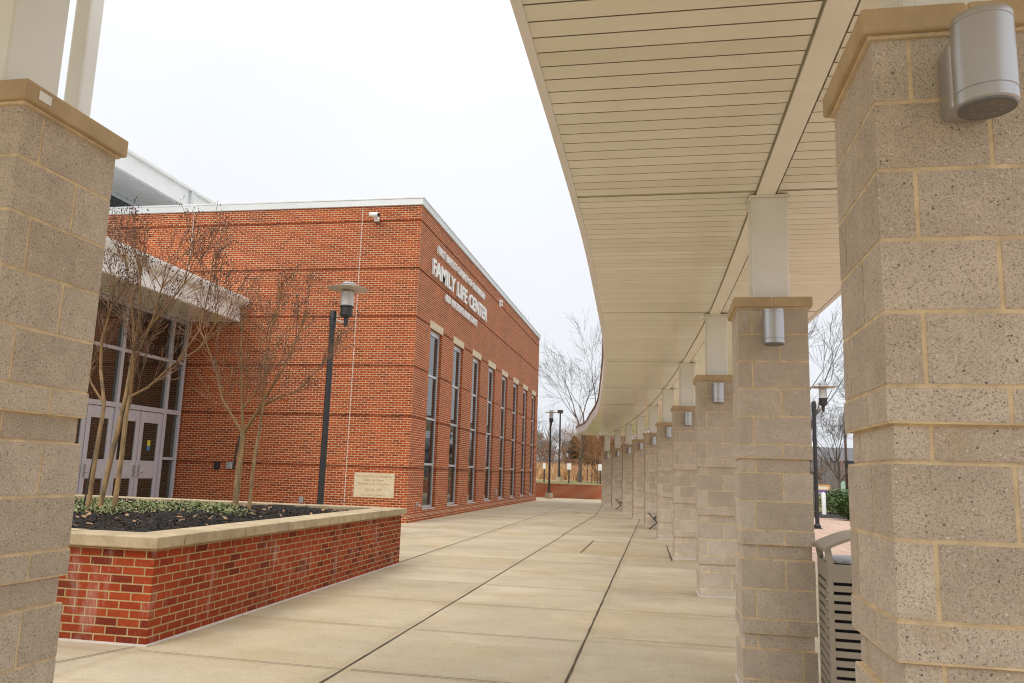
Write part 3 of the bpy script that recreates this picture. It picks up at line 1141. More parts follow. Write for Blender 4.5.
# ------------------------------------------------------------------ walkway canopy
LED = [(-8, -.68), (3.2, -.68), (6.6, -.70), (9.3, -.78), (12.5, -.91), (15.9, -1.13), (20.4, -1.5), (27, -2.1), (33.2, -2.9), (38.4, -3.6), (42.4, -4.2), (44.6, -4.52)]
LED = [(y * 1.03 if 0 < y < 40 else y, x * 1.03) for y, x in LED]
def led(y): return interp(LED, y)
def red(y): return ctr(y) + 1.33 + .0 * y
YE0, YE1 = -1.6, 44.1
cano = empty('walkway_canopy', (0, 0, 0), 0, 'long curved canopy with cream slatted soffit over the pillar row', 'canopy')
b = MB()
PL = .148
gap = .016
y = YE0
while y < YE1 - .01:
    y1 = min(y + PL - gap, YE1)
    yn = min(y + PL, YE1)
    for side in (0, 1):
        if side == 0:
            f0, f1 = (lambda yy: led(yy) + .05), (lambda yy: ctr(yy) - .105)
        else:
            f0, f1 = (lambda yy: ctr(yy) + .065), (lambda yy: red(yy) - .05)
        dz = .0035
        A = [(f0(y), y, SOF + dz), (f1(y), y, SOF + dz), (f1(y + .012), y + .012, SOF), (f0(y + .012), y + .012, SOF)]
        vs = [b.bm.verts.new(v) for v in ((f0(y), y, SOF + .03), (f1(y), y, SOF + .03), (f1(y), y, SOF + .003), (f0(y), y, SOF + .003),
                                          (f0(y1), y1, SOF), (f1(y1), y1, SOF), (f0(y1), y1, SOF + .03), (f1(y1), y1, SOF + .03), (f0(yn), yn, SOF + .03), (f1(yn), yn, SOF + .03))]
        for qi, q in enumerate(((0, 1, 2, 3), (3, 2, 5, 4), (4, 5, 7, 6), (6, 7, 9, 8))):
            b.bm.faces.new([vs[i] for i in q]).material_index = 1 if qi in (0, 2, 3) else 0  # groove sides and floor take the darker colour as painted shade
    y += PL
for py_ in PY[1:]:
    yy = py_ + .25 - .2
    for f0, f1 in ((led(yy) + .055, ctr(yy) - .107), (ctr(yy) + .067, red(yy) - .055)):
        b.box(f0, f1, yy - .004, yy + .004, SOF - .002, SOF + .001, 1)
b.build('soffit', [M['soffit'], M['seamshade']], cano)
def sweep(mb, fx, x0, x1, z0, z1, ya, yb, step=.5, mi=0):
    n = int(math.ceil((yb - ya) / step))
    prev = None
    for i in range(n + 1):
        yy = ya + (yb - ya) * i / n
        c = fx(yy)
        ring = [mb.bm.verts.new((c + x, yy, z)) for x, z in ((x0, z0), (x1, z0), (x1, z1), (x0, z1))]
        if prev:
            for k in range(4):
                f = mb.bm.faces.new((prev[k], prev[(k + 1) % 4], ring[(k + 1) % 4], ring[k])); f.material_index = mi
        else:
            mb.bm.faces.new(ring[::-1]).material_index = mi
        prev = ring
    mb.bm.faces.new(prev).material_index = mi
b = MB()
sweep(b, ctr, -.09, .05, SOF - .012, SOF + .14, YE0, YE1 + .02)
b.build('beam', M['beam'], cano)
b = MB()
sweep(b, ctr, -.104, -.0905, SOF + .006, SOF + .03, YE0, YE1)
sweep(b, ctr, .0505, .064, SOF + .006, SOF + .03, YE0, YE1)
b.build('beam_gap', M['seamshade'], cano)
b = MB()
sweep(b, led, .0, .052, SOF - .008, SOF + .36, YE0, YE1 + .1)
sweep(b, red, -.052, .0, SOF - .008, SOF + .36, YE0, YE1 + .1)
b.box(led(YE1) + .053, red(YE1) - .053, YE1 + .021, YE1 + .09, SOF - .008, SOF + .36)
b.box(led(YE0) + .053, red(YE0) - .053, YE0 - .09, YE0 - .001, SOF - .008, SOF + .36)
b.build('fascia', M['fasciawhite'], cano)
b = MB()
sweep(b, led, -.035, .02, SOF + .3605, SOF + .40, YE0, YE1 + .12)
sweep(b, red, -.02, .035, SOF + .3605, SOF + .40, YE0, YE1 + .12)
b.build('drip_edge', M['browntrim'], cano)
b = MB()
n = 110
for i in range(n):
    ya, yb = YE0 + (YE1 - YE0) * i / n, YE0 + (YE1 - YE0) * (i + 1) / n
    b.quad((led(ya) + .05, ya, SOF + .38), (red(ya) - .05, ya, SOF + .38), (red(yb) - .05, yb, SOF + .38), (led(yb) + .05, yb, SOF + .38))
    b.quad((led(ya) + .05, ya, SOF + .034), (red(ya) - .05, ya, SOF + .034), (red(yb) - .05, yb, SOF + .034), (led(yb) + .05, yb, SOF + .034))
b.build('roof_deck', M['roofmetal'], cano)
# second canopy, over the left pillar and behind the camera
c2 = empty('walkway_canopy', (-2.5, 0, 0), 0, 'canopy carried by the left pillar, above the left edge of the photo', 'canopy')
b = MB(); b.box(-1.45, 1.45, -1.6, 2.85, SOF, SOF + .36); b.bevel(.02).build('fascia', M['fasciawhite'], c2)
b = MB()
for k in range(31):
    b.box(-1.4, 1.4, -1.55 + k * .14, -1.55 + k * .14 + .13, SOF - .012, SOF - .001)
b.build('soffit', M['soffit'], c2)

# ------------------------------------------------------------------ planter
pl = empty('brick_planter', (-4.05, 6.03, 0), 0, 'raised red brick planter with buff stone coping beside the left pillar', 'planter')
px0, px1, py0, py1 = -11.5, -4.06, 6.05, 12.42
PH = .755
def ppart(mb, name, mats):
    bmesh.ops.transform(mb.bm, matrix=Matrix.Translation((4.05, -6.03, 0)), verts=mb.bm.verts)
    return mb.build(name, mats, pl)
b = MB()
b.box(px0, px1, py0, py0 + .3, 0, PH)
b.box(px0, px1, py1 - .3, py1, 0, PH)
b.box(px1 - .3, px1, py0 + .3, py1 - .3, 0, PH)
b.box(px0, px0 + .3, py0 + .3, py1 - .3, 0, PH)
ppart(b, 'wall', M['brickredshade'])
b = MB()
rng = random.Random(3)
cx0, cx1, cy0, cy1 = px0 - .06, px1 + .07, py0 - .08, py1 + .06
CW = .39
def run(a0, a1, fn, L=1.0):
    n = max(1, round(abs(a1 - a0) / L))
    for i in range(n):
        u0 = a0 + (a1 - a0) * i / n
        u1 = a0 + (a1 - a0) * (i + 1) / n
        s_ = 1 if a1 > a0 else -1
        fn(min(u0, u1) + .003, max(u0, u1) - .003, rng.uniform(-.003, .003))
run(cy0 + CW, cy1, lambda u, v, d: b.box(cx1 - CW + d, cx1 + d, u, v, PH + .012, PH + .108 + d))
run(cx1, cx0, lambda u, v, d: b.box(u, v, cy0 + d, cy0 + CW - .004 + d, PH + .012, PH + .108 + d))
run(cx1 - CW - .006, cx0, lambda u, v, d: b.box(u, v, cy1 - CW + d, cy1 + d, PH + .012, PH + .108 + d))
b.bevel(.008, 2)
ppart(b, 'coping', M['coping'])
b = MB()
b.box(px0, px1 + .006, py0 - .006, py0 + .3, PH + .0005, PH + .0115)
b.box(px0, px1 + .006, py1 - .3, py1 + .006, PH + .0005, PH + .0115)
b.box(px1 - .3, px1 + .006, py0 + .3, py1 - .3, PH + .0005, PH + .0115)
ppart(b, 'mortar_bed', M['mortar'])
b = MB()
b.box(px1 + .0005, px1 + .02, py0 - .02, py1, .0, .014)
b.box(px0, px1, py0 - .02, py0 - .0005, .0, .014)
ppart(b, 'sealant_bead', M['caulk'])
# mulch
ix0, ix1, iy0, iy1 = px0 + .3, px1 - .3, py0 + .3, py1 - .3
b = MB()
rng = random.Random(11)
nx, ny = 110, 90
g = [[b.bm.verts.new((ix0 + (ix1 - ix0) * i / nx, iy0 + (iy1 - iy0) * j / ny, .79 + .05 * math.sin(i * .13 + j * .07) * math.cos(j * .11) * (0 < i < nx) + rng.uniform(-.016, .02))) for i in range(nx + 1)] for j in range(ny + 1)]
for j in range(ny):
    for i in range(nx):
        b.bm.faces.new((g[j][i], g[j][i + 1], g[j + 1][i + 1], g[j + 1][i]))
def scatter_chip(mb, p, L, w, rng_, mi=0, up_=.4):
    a = rng_.uniform(0, 2 * math.pi)
    d = Vector((math.cos(a), math.sin(a), rng_.uniform(-up_, up_))) * L / 2
    s_ = Vector((-math.sin(a), math.cos(a), rng_.uniform(-up_, up_))) * w / 2
    p = Vector(p)
    f = mb.bm.faces.new([mb.bm.verts.new(q) for q in (p - d - s_, p + d - s_, p + d + s_, p - d + s_)])
    f.material_index = mi
for _ in range(20000):
    x, y = rng.uniform(ix0, ix1), rng.uniform(iy0, iy1)
    scatter_chip(b, (x, y, .80 + rng.uniform(0, .03)), rng.uniform(.02, .08), rng.uniform(.005, .014), rng, 1 if rng.random() < .35 else 0)
for _ in range(260):
    x, y = rng.uniform(ix0, ix1), rng.uniform(iy0, iy1)
    scatter_chip(b, (x, y, .84 + rng.uniform(0, .02)), rng.uniform(.04, .07), rng.uniform(.02, .04), rng, 2, .5)
tag(b.build('mulch', [M['mulch'], M['chipbrown'], M['deadleaf']]), 'dark shredded bark mulch filling the brick planter', 'mulch', kind='stuff')
b = MB()
def in_patch(x, y):
    t = (y - 8.6) + .25 * math.sin(x * 2.1) + .18 * math.sin(x * 5.3)
    if x > -5.3: return False
    if x > -6.6: return t > .3 + (x + 6.6) * 1.0 and t < 2.6 - (x + 6.6) * .7
    return t > -.1 + .12 * math.sin(x * 3.7) and t < 2.9
def leaf(mb, p, L, rng_, mi=0):
    a = rng_.uniform(0, 2 * math.pi)
    tilt = rng_.uniform(.15, 1.0)
    d = Vector((math.cos(a) * math.cos(tilt), math.sin(a) * math.cos(tilt), math.sin(tilt))) * L
    s_ = Vector((-math.sin(a), math.cos(a), rng_.uniform(-.4, .4))) * L * .3
    p = Vector(p)
    f = mb.bm.faces.new([mb.bm.verts.new(q) for q in (p, p + d * .5 + s_, p + d, p + d * .5 - s_)])
    f.material_index = mi
n = 0
while n < 19000:
    x, y = rng.uniform(ix0, ix1), rng.uniform(iy0, iy1)
    if not in_patch(x, y): continue
    if math.sin(x * 7.1 + math.sin(y * 5)) * math.sin(y * 6.3) < -.35 and rng.random() < .93: continue
    leaf(b, (x, y, .80 + rng.uniform(0, .07)), rng.uniform(.02, .05), rng)
    n += 1
tag(b.build('ground_cover', [M['ivy']]), 'low green ground cover growing in the planter mulch', 'ground cover', kind='stuff')


# ------------------------------------------------------------------ street lamps
def disc_lamp(name, loc, pole_h, ang, label, pedestal, group='disc topped lamps'):
    t = empty(name, loc, ang, label, 'street lamp', group)
    z0 = 0
    if pedestal:
        b = MB(); b.lathe([(.24, -.05), (.24, .33), (.225, .35), (.1, .352)], 0, 0, 28); b.build('concrete_base', M['concrete'], t)
        z0 = .353
    b = MB(); b.box(-.13, .13, -.13, .13, z0, z0 + .03); b.bevel(.008)
    b.lathe([(.11, z0 + .0305), (.105, z0 + .1), (.08, z0 + .15)], 0, 0, 20); b.build('base_plate', M['black'], t)
    b = MB(); b.lathe([(.068, z0 + .1), (.06, pole_h - .3), (.06, pole_h - .25)], 0, 0, 20)
    b.lathe([(.07, pole_h - .34), (.07, pole_h - .04), (.055, pole_h), (.02, pole_h + .005)], 0, 0, 20)
    b.lathe([(.078, pole_h - .2), (.078, pole_h - .17)], 0, 0, 20)
    b.build('pole', M['black'], t)
    ax = .3
    b = MB()
    b.tube([(.06, 0, pole_h - .12), (ax - .05, 0, pole_h - .12)], .013, 8)
    b.tube([(.06, 0, pole_h - .2), (ax * .6, 0, pole_h - .24), (ax - .03, 0, pole_h - .27)], .016, 8)
    b.build('arm', M['silver'], t)
    b = MB()
    zb = pole_h - .33
    b.lathe([(.02, zb - .02), (.045, zb), (.05, zb + .16), (.1, zb + .2), (.145, zb + .22), (.145, zb + .25), (.132, zb + .255), (.132, zb + .4), (.15, zb + .405), (.15, zb + .43), (.05, zb + .432)], ax, 0, 28)
    b.build('socket', M['black'], t)
    b = MB(); b.lathe([(.12, zb + .433), (.128, zb + .44), (.128, zb + .74), (.1, zb + .75)], ax, 0, 28); b.build('lantern', M['frost'], t)
    b = MB()
    for k in range(4):
        a = k * math.pi / 2 + .78
        b.tube([(ax + .14 * math.cos(a), .14 * math.sin(a), zb + .41), (ax + .14 * math.cos(a), .14 * math.sin(a), zb + .86)], .008, 6)
    b.build('cage', M['silver'], t)
    b = MB(); b.lathe([(.05, zb + .79), (.15, zb + .785), (.43, zb + .80), (.44, zb + .806), (.43, zb + .812), (.16, zb + .83), (.02, zb + .832)], ax, 0, 48); b.build('disc', M['disc'], t)
    b = MB(); b.lathe([(.13, zb + .833), (.13, zb + .9), (.155, zb + .905), (.155, zb + .93), (.1, zb + .955), (.02, zb + .96)], ax, 0, 28); b.build('top_cap', M['silver'], t)
    return t


disc_lamp('street_lamp', (-6.98, 15.9, 0), 4.82, R(0), 'black pole lamp with a pale disc hood, in front of the brick side wall', True)
disc_lamp('street_lamp', (-6.78, 49.6, 0), 4.82, R(-75), 'small distant black lamp on a concrete base before the low brick wall', True)
disc_lamp('street_lamp', (5.03, 27.9, 0), 4.15, R(0), 'dark pole lamp seen in the gap between the two nearest pillars', False)

# tall parking light behind the low wall
t = empty('parking_light', (-8.1, 65, gz(-8.1, 65)), 0, 'tall thin dark pole with a box head beyond the low wall', 'street lamp')
b = MB(); b.lathe([(.28, -.2), (.28, .35), (.1, .36)], 0, 0, 20); b.build('concrete_base', M['concrete'], t)
b = MB(); b.lathe([(.13, .36), (.085, .9), (.06, 5.5), (.02, 5.51)], 0, 0, 16); b.build('pole', M['darksteel'], t)
b = MB(); b.box(-.22, .22, -.2, .2, 5.512, 5.78); b.bevel(.03); b.build('lamp_head', M['darksteel'], t)

# ------------------------------------------------------------------ low far wall
t = empty('garden_wall', (-5, 51.5, 0), 0, 'low orange brick wall with pale cap closing the far end of the plaza', 'wall')
b = MB(); b.box(-20, 8.5, .0, .3, -.05, .86); b.build('wall', M['brick'], t)
b = MB(); b.box(-20, 8.5, -.04, .34, .8605, .95); b.bevel(.01).build('coping', M['coping'], t)

# ------------------------------------------------------------------ trash receptacle
t = empty('litter_bin', (1.045, 5.5, 0), R(-4), 'taupe slotted steel litter bin with an arched top between the two nearest pillars', 'litter bin')
W_, D_ = .56, .56
HZ = .955
def panel(mb, ax):
    """slotted panel in local 2D (u,z), mapped by ax"""
    def bar(u0, u1, z0, z1, d0=0, d1=.012):
        if ax == 'front': mb.box(u0, u1, d0, d1, z0, z1)
        elif ax == 'back': mb.box(u0, u1, D_ - d1, D_ - d0, z0, z1)
        elif ax == 'left': mb.box(d0, d1, u0, u1, z0, z1)
        else: mb.box(W_ - d1, W_ - d0, u0, u1, z0, z1)
    L = W_ if ax in ('front', 'back') else D_
    e0 = 0 if ax in ('front', 'back') else .0125
    bar(e0, .032, .05, HZ)
    bar(L - .032, L - e0, .05, HZ)
    z = .09
    bar(.0325, L - .0325, .05, z)
    pitch = .0565
    while z < HZ - .09:
        bar(.0325, L - .0325, z + .02, z + pitch)
        z += pitch
    bar(.0325, L - .0325, z + .0005, HZ)
for ax in ('front', 'left', 'right', 'back'):
    b = MB(); panel(b, ax); b.build('slotted_panel', M['rubberlid'], t)
b = MB(); b.box(.02, W_ - .02, .02, D_ - .02, .03, .05); b.build('base', M['rubberlid'], t)
b = MB(); b.lathe([(.2, .055), (.235, .06), (.245, .9), (.225, .9), (.21, .1), (.05, .1)], W_ / 2, D_ / 2, 28); b.build('liner', M['liner'], t)
b = MB(); b.lathe([(.19, .956), (.275, .956), (.275, .972), (.19, .975)], W_ / 2, D_ / 2, 36)
b.bm.faces.ensure_lookup_table()
b.build('rim', M['silver'], t)
b = MB()
def strip(pts, y0, y1, th):
    for (x0, z0), (x1, z1) in zip(pts[:-1], pts[1:]):
        lo = [b.bm.verts.new(p) for p in ((x0, y0, z0), (x1, y0, z1), (x1, y1, z1), (x0, y1, z0), (x0, y0, z0 + th), (x1, y0, z1 + th), (x1, y1, z1 + th), (x0, y1, z0 + th))]
        for q in ((3, 2, 1, 0), (4, 5, 6, 7), (0, 1, 5, 4), (1, 2, 6, 5), (2, 3, 7, 6), (3, 0, 4, 7)):
            b.bm.faces.new([lo[i] for i in q])
arc = [(-.025 + (W_ + .05) * i / 14, 1.03 + .1 * math.sin(math.pi * i / 14)) for i in range(15)]
strip(arc, -.01, D_ + .01, .02)
b.build('arched_top', M['rubberlid'], t)
for x, y, dx in ((.0, 0, -.018), (W_ - .04, 0, .018), (.0, D_ - .0315, -.018), (W_ - .04, D_ - .0315, .018)):
    b = MB()
    vs = b.box(x, x + .04, y + .0015, y + .03, HZ + .0005, 1.055)
    for v in vs:
        if v.co.z > 1.0: v.co.x += dx
    b.build('upright', M['rubberlid'], t)

# ------------------------------------------------------------------ benches between far pillars
def bench(loc, label):
    t = empty('steel_bench', loc, 0, label, 'bench', 'steel benches between the pillars')
    for y in (0, 1.25):
        b = MB()
        for s_ in (1, -1):
            cx = .27
            pts = [(cx - s_ * .27, y, .47), (cx - s_ * .02, y, .2), (cx - s_ * .25, y, .01)]
            for a_, b_ in zip(pts[:-1], pts[1:]):
                b.tube([a_, b_], .017, 6)
        b.build('leg_frame', M['darksteel'], t)
    b = MB(); b.box(.16, .5, .02, 1.22, .3, .33); b.bevel(.008)
    b.build('seat', M['darksteel'], t)
    return t
bench((-.34, 23.6, 0), 'dark steel bench with crossed legs peeking out left of the fifth pillar')
bench((-2.0, 36.6, 0), 'dark steel bench with crossed legs peeking out left of the eighth pillar')


# ------------------------------------------------------------------ trees
def branch(mb, rng_, p, d, L, r, depth, o):
    """one limb and its children; o: options"""
    nseg = 4 if depth > 1 else 3
    pts, rad = [p.copy()], [r]
    q = p.copy(); dd = d.copy()
    for i in range(nseg):
        dd = (dd + Vector((rng_.gauss(0, o['wob']), rng_.gauss(0, o['wob']), rng_.gauss(0, o['wob']) + o['upt']))).normalized()
        q = q + dd * (L / nseg)
        pts.append(q.copy())
        rad.append(max(o['rmin'], r * (1 - (1 - o['tap']) * (i + 1) / nseg)))
    mb.tube(pts, rad, 6 if r > .05 else (5 if r > .02 else 3), 0 if r > o.get('twigr', 0) else 1, cap=False)
    if depth <= 0:
        if o.get('tip'): o['tip'](q, dd)
        return
    k = rng_.randint(*o['kids'])
    for j in range(k):
        t_ = 1.0 if j == 0 else rng_.uniform(.3, 1)
        i0 = min(nseg - 1, int(t_ * nseg))
        fr = t_ * nseg - i0
        pp = pts[i0].lerp(pts[i0 + 1], fr) if t_ < 1 else pts[-1]
        sp_ = o['spread'] * (0.5 if j == 0 else rng_.uniform(.7, 1.25))
        perp = dd.cross(Vector((rng_.gauss(0, 1), rng_.gauss(0, 1), rng_.gauss(0, 1))))
        if perp.length < .01: continue
        perp.normalize()
        nd = (dd * math.cos(sp_) + perp * math.sin(sp_)).normalized()
        branch(mb, rng_, pp, nd, L * rng_.uniform(*o['lsc']), max(o['rmin'], rad[min(i0 + 1, nseg)] * (.85 if j == 0 else .62)), depth - 1, o)


def bare_tree(name, seed, H, r, opts, mats, trunk_frac=.3, lean=(0, 0)):
    rng_ = random.Random(seed)
    t = empty(name)
    b = MB()
    th = H * trunk_frac
    pts = [(0, 0, -.3), (0, 0, 0), (lean[0] * .3 + rng_.uniform(-.1, .1), lean[1] * .3, th * .5), (lean[0], lean[1], th)]
    b.tube(pts, [r * 1.35, r * 1.15, r * .95, r * .85], 10)
    b.build('trunk', mats[0], t)
    b = MB()
    base = Vector((lean[0], lean[1], th * .97))
    n = opts.get('limbs', 4)
    for i in range(n):
        a = 2 * math.pi * (i + rng_.uniform(-.3, .3)) / n
        s_ = opts['open'] * rng_.uniform(.5, 1.2) if i else .12
        d = Vector((math.cos(a) * math.sin(s_), math.sin(a) * math.sin(s_), math.cos(s_)))
        bp = base - Vector((0, 0, th * rng_.uniform(0, .25))) if i else base
        branch(b, rng_, bp, d, H * opts['l0'] * rng_.uniform(.8, 1.15), r * (.7 if i == 0 else rng_.uniform(.4, .6)), opts['depth'], opts)
    b.build('crown', mats, t)
    return t


OPT = dict(wob=.11, upt=.03, rmin=.0095, tap=.6, kids=(2, 4), spread=.5, lsc=(.62, .92), open=.55, l0=.3, depth=5, limbs=4)
OPTF = dict(OPT, rmin=.012, depth=5, kids=(2, 4), limbs=5)

# -- crape myrtles in the planter
def crape(name, label, base, trunks, limbs, seed, tipscale, nspread):
    t = empty(name, base, 0, label, 'tree', 'bare small trees in the planter')
    rng_ = random.Random(seed)
    bv = Vector(base)
    b = MB()
    for pts, r0, r1 in trunks:
        n = len(pts)
        b.tube([Vector(p) - bv for p in pts], [r0 + (r1 - r0) * i / (n - 1) for i in range(n)], 9)
    b.build('trunk', M['crapebark'], t)
    b = MB(); pods = MB()
    def tip(q, dd):
        if rng_.random() < tipscale and q.z > 1.9:
            for _ in range(rng_.randint(3, 8)):
                p = q + Vector((rng_.gauss(0, .05), rng_.gauss(0, .05), rng_.gauss(0, .06)))
                s_ = rng_.uniform(.007, .013)
                ov = [pods.bm.verts.new(p + Vector(q_) * s_) for q_ in ((1, 0, 0), (0, 1, 0), (-1, 0, 0), (0, -1, 0), (0, 0, 1.2), (0, 0, -1.2))]
                for a_ in range(4):
                    pods.bm.faces.new((ov[a_], ov[(a_ + 1) % 4], ov[4])); pods.bm.faces.new((ov[(a_ + 1) % 4], ov[a_], ov[5]))
    o = dict(wob=.085, upt=.06, rmin=.0034, tap=.6, kids=(2, 3), spread=.38, lsc=(.62, .9), depth=3, tip=tip, twigr=.008)
    for pts, r0, r1, side in limbs:
        P = [Vector(p) - bv for p in pts]
        n = len(P)
        b.tube(P, [r0 * .85 + (r1 * .85 - .85 * r0) * i / (n - 1) for i in range(n)], 7)
        dEnd = (P[-1] - P[-2]).normalized()
        for _ in range(3):
            dd = (dEnd + Vector((rng_.gauss(0, .3), rng_.gauss(0, .4), rng_.gauss(.25, .2)))).normalized()
            branch(b, rng_, P[-1], dd, rng_.uniform(.26, .44), r1 * .9, 3, o)
        for i in range(n - 1):
            for _ in range(side):
                pp = P[i].lerp(P[i + 1], rng_.random())
                dd = ((P[i + 1] - P[i]).normalized() + Vector((rng_.gauss(0, .5), rng_.gauss(0, .6), rng_.gauss(.3, .25)))).normalized()
                branch(b, rng_, pp, dd, rng_.uniform(.24, .45), r1 * .65, 3 if rng_.random() < .5 else 2, o)
    b.build('branches', [M['crapebranch'], M['crapetwig']], t)
    pods.build('seed_pods', M['pods'], t)
    return t


crape('crape_myrtle', 'bare multi trunk small tree beside the left pillar, hung with dark seed pods', (-7.1, 9.35, .78),
      [([(-7.36, 9.42, .74), (-7.33, 9.42, 1.53), (-7.29, 9.42, 2.19), (-7.43, 9.45, 2.66)], .032, .02),
       ([(-7.11, 9.3, .74), (-7.01, 9.32, 1.6), (-6.92, 9.34, 2.32), (-6.89, 9.35, 2.92)], .036, .025),
       ([(-6.92, 9.34, .74), (-6.89, 9.34, 1.47), (-6.89, 9.34, 2.06), (-6.85, 9.34, 2.32)], .034, .027)],
      [([(-7.43, 9.45, 2.66), (-7.51, 9.5, 3.07), (-7.45, 9.55, 3.6)], .026, .012, 2),
       ([(-7.29, 9.42, 2.19), (-7.6, 9.5, 2.5), (-7.85, 9.5, 3.0)], .02, .01, 2),
       ([(-6.89, 9.35, 2.92), (-6.98, 9.4, 3.3), (-7.2, 9.5, 3.9)], .026, .012, 2),
       ([(-6.89, 9.35, 2.92), (-6.82, 9.3, 3.3), (-6.8, 9.2, 3.9)], .026, .012, 3),
       ([(-6.85, 9.35, 3.0), (-6.6, 9.4, 3.4), (-6.35, 9.5, 3.85)], .022, .011, 3),
       ([(-6.85, 9.34, 2.32), (-6.8, 9.25, 2.75), (-6.55, 9.2, 3.3), (-6.4, 9.1, 3.7)], .026, .011, 3),
       ([(-6.85, 9.34, 2.3), (-6.58, 9.3, 2.42), (-6.26, 9.3, 2.72), (-5.92, 9.3, 2.92), (-5.73, 9.3, 3.22)], .024, .009, 2),
       ([(-6.2, 9.3, 2.76), (-5.95, 9.35, 3.2), (-5.85, 9.3, 3.7)], .014, .008, 2)], 21, .5, 1)
o = MB()
o.tube([(-7.45, 9.44, .74), (-7.33, 9.44, 2.05)], .011, 6)
st = o.build('tree_stake', M['darksteel'])
tag(st, 'thin dark stake leaning beside the leftmost trunk in the planter', 'stake')
crape('crape_myrtle', 'bare vase shaped small tree in the planter before the brick wall', (-6.3, 11.3, .78),
      [([(-6.37, 11.38, .74), (-6.36, 11.38, 1.38), (-6.34, 11.38, 1.95)], .046, .04),
       ([(-6.01, 11.14, .74), (-6.0, 11.15, 1.39), (-5.98, 11.2, 1.99)], .031, .023)],
      [([(-6.34, 11.38, 1.93), (-6.75, 11.4, 2.45), (-6.97, 11.5, 2.92), (-7.2, 11.5, 3.4)], .03, .009, 2),
       ([(-6.34, 11.38, 1.93), (-6.44, 11.4, 2.61), (-6.58, 11.5, 3.4)], .03, .011, 3),
       ([(-6.34, 11.38, 1.93), (-6.06, 11.35, 2.38), (-5.73, 11.3, 2.93), (-5.5, 11.3, 3.5)], .034, .011, 3),
       ([(-6.06, 11.35, 2.36), (-5.75, 11.3, 2.5), (-5.45, 11.3, 2.6), (-5.15, 11.3, 2.94)], .018, .008, 2),
       ([(-5.98, 11.2, 1.99), (-5.94, 11.2, 2.44), (-5.98, 11.2, 3.1), (-5.85, 11.1, 3.6)], .024, .01, 3),
       ([(-6.4, 11.4, 2.3), (-6.2, 11.6, 2.8), (-6.1, 11.8, 3.4)], .02, .009, 3)], 33, .22, 1)

# -- big bare trees beyond the low wall
protoA = bare_tree('bare_tree', 4, 15.5, .21, dict(OPT, open=.3, limbs=3, spread=.42), [M['greybark'], M['greybark']], .3, (.5, 0))
protoB = bare_tree('bare_tree', 9, 12.5, .2, OPTF, [M['greybark'], M['greybark']], .25)
protoC = bare_tree('bare_tree', 15, 9.0, .13, dict(OPTF, limbs=7, open=.75), [M['brownbark'], M['brownbark']], .18)
spots = [(protoA, -6.45, 65, .76, 5.9, 'tallest bare tree beyond the low wall, rising behind the canopy end'),
         (protoA, -13.7, 84, .45, 2.0, 'thin bare tree just right of the brick building edge, beyond the low wall'),
         (protoB, -9.3, 82, .4, .7, 'bare grey tree between the two lamp poles, beyond the low wall'),
         (protoC, -5.2, 66, .55, 1.4, 'small russet bare tree right of the tall bare trunk, beyond the low wall'),
         (protoC, -4.2, 70, .62, 3.0, 'small russet bare tree next to the last pillar, beyond the low wall'),
         (protoC, -3.0, 74, .7, .3, 'russet bare tree hidden mostly by the last pillars, beyond the low wall'),
         (protoA, 8.2, 47, .78, 2.4, 'large bare tree spreading over the lamp in the gap between pillars'),
         (protoB, 13.6, 66, .62, 1.1, 'slim bare tree standing beyond the hedge in the gap between pillars'),
         (protoB, 21, 80, 1.0, 3.3, 'bare tree to the right of the brown utility pole, mostly hidden by the near pillar')]
GT = 'bare winter trees'
for k, (pr, x, y, sc, rz, lab) in enumerate(spots):
    o = copy_tree(pr)
    o.location = (x, y, gz(x, y) - .05)
    o.scale = (sc,) * 3
    o.rotation_euler = (0, 0, rz)
    tag(o, lab, 'tree', GT)
# the wood further off reads as one mass
woods = empty('far_wood')
rng = random.Random(77)
mbw = MB()
wopt = dict(wob=.14, upt=.04, rmin=.035, tap=.6, kids=(2, 4), spread=.55, lsc=(.6, .85))
for k in range(170):
    x = rng.uniform(-34, 46); y = rng.uniform(104, 170)
    if k < 45: x, y = rng.uniform(-22, 2), rng.uniform(102, 122)
    z = gz(x, y)
    H = rng.uniform(3.2, 6.2) * (1 if y < 130 else 1.15)
    p = Vector((x, y, z - .2))
    d = Vector((rng.gauss(0, .06), rng.gauss(0, .06), 1)).normalized()
    mi = 0 if rng.random() < .6 else 1
    o_ = dict(wopt, twigr=99 if mi else 0)
    branch(mbw, rng, p, d, H * .4, H * .014, 3, o_)
    branch(mbw, rng, p + Vector((0, 0, H * .2)), (d + Vector((rng.gauss(0, .5), rng.gauss(0, .5), 0))).normalized(), H * .35, H * .01, 3, o_)
w = mbw.build('far_wood', [M['woodhaze'], M['woodbrown']])
bpy.data.objects.remove(woods)
w.name = 'far_wood'
tag(w, 'distant band of bare grey and russet trees along the hill', 'wood', kind='stuff')
# undergrowth of the wood
mbw = MB()
for k in range(5200):
    x = rng.uniform(-36, 60); y = rng.uniform(98, 165)
    z = gz(x, y)
    h = rng.uniform(.6, 3.2)
    a = rng.uniform(0, 6.28)
    d = Vector((math.cos(a) * .35 * h, math.sin(a) * .35 * h, h))
    mbw.tube([Vector((x, y, z)), Vector((x, y, z)) + d * .55 + Vector((rng.gauss(0, .1), 0, 0)), Vector((x, y, z)) + d], [.035, .025, .012], 3, 0 if rng.random() < .6 else 1, cap=False)
w = mbw.build('undergrowth', [M['woodhaze'], M['woodbrown']])
tag(w, 'brushy undergrowth at the foot of the distant wood', 'undergrowth', kind='stuff')


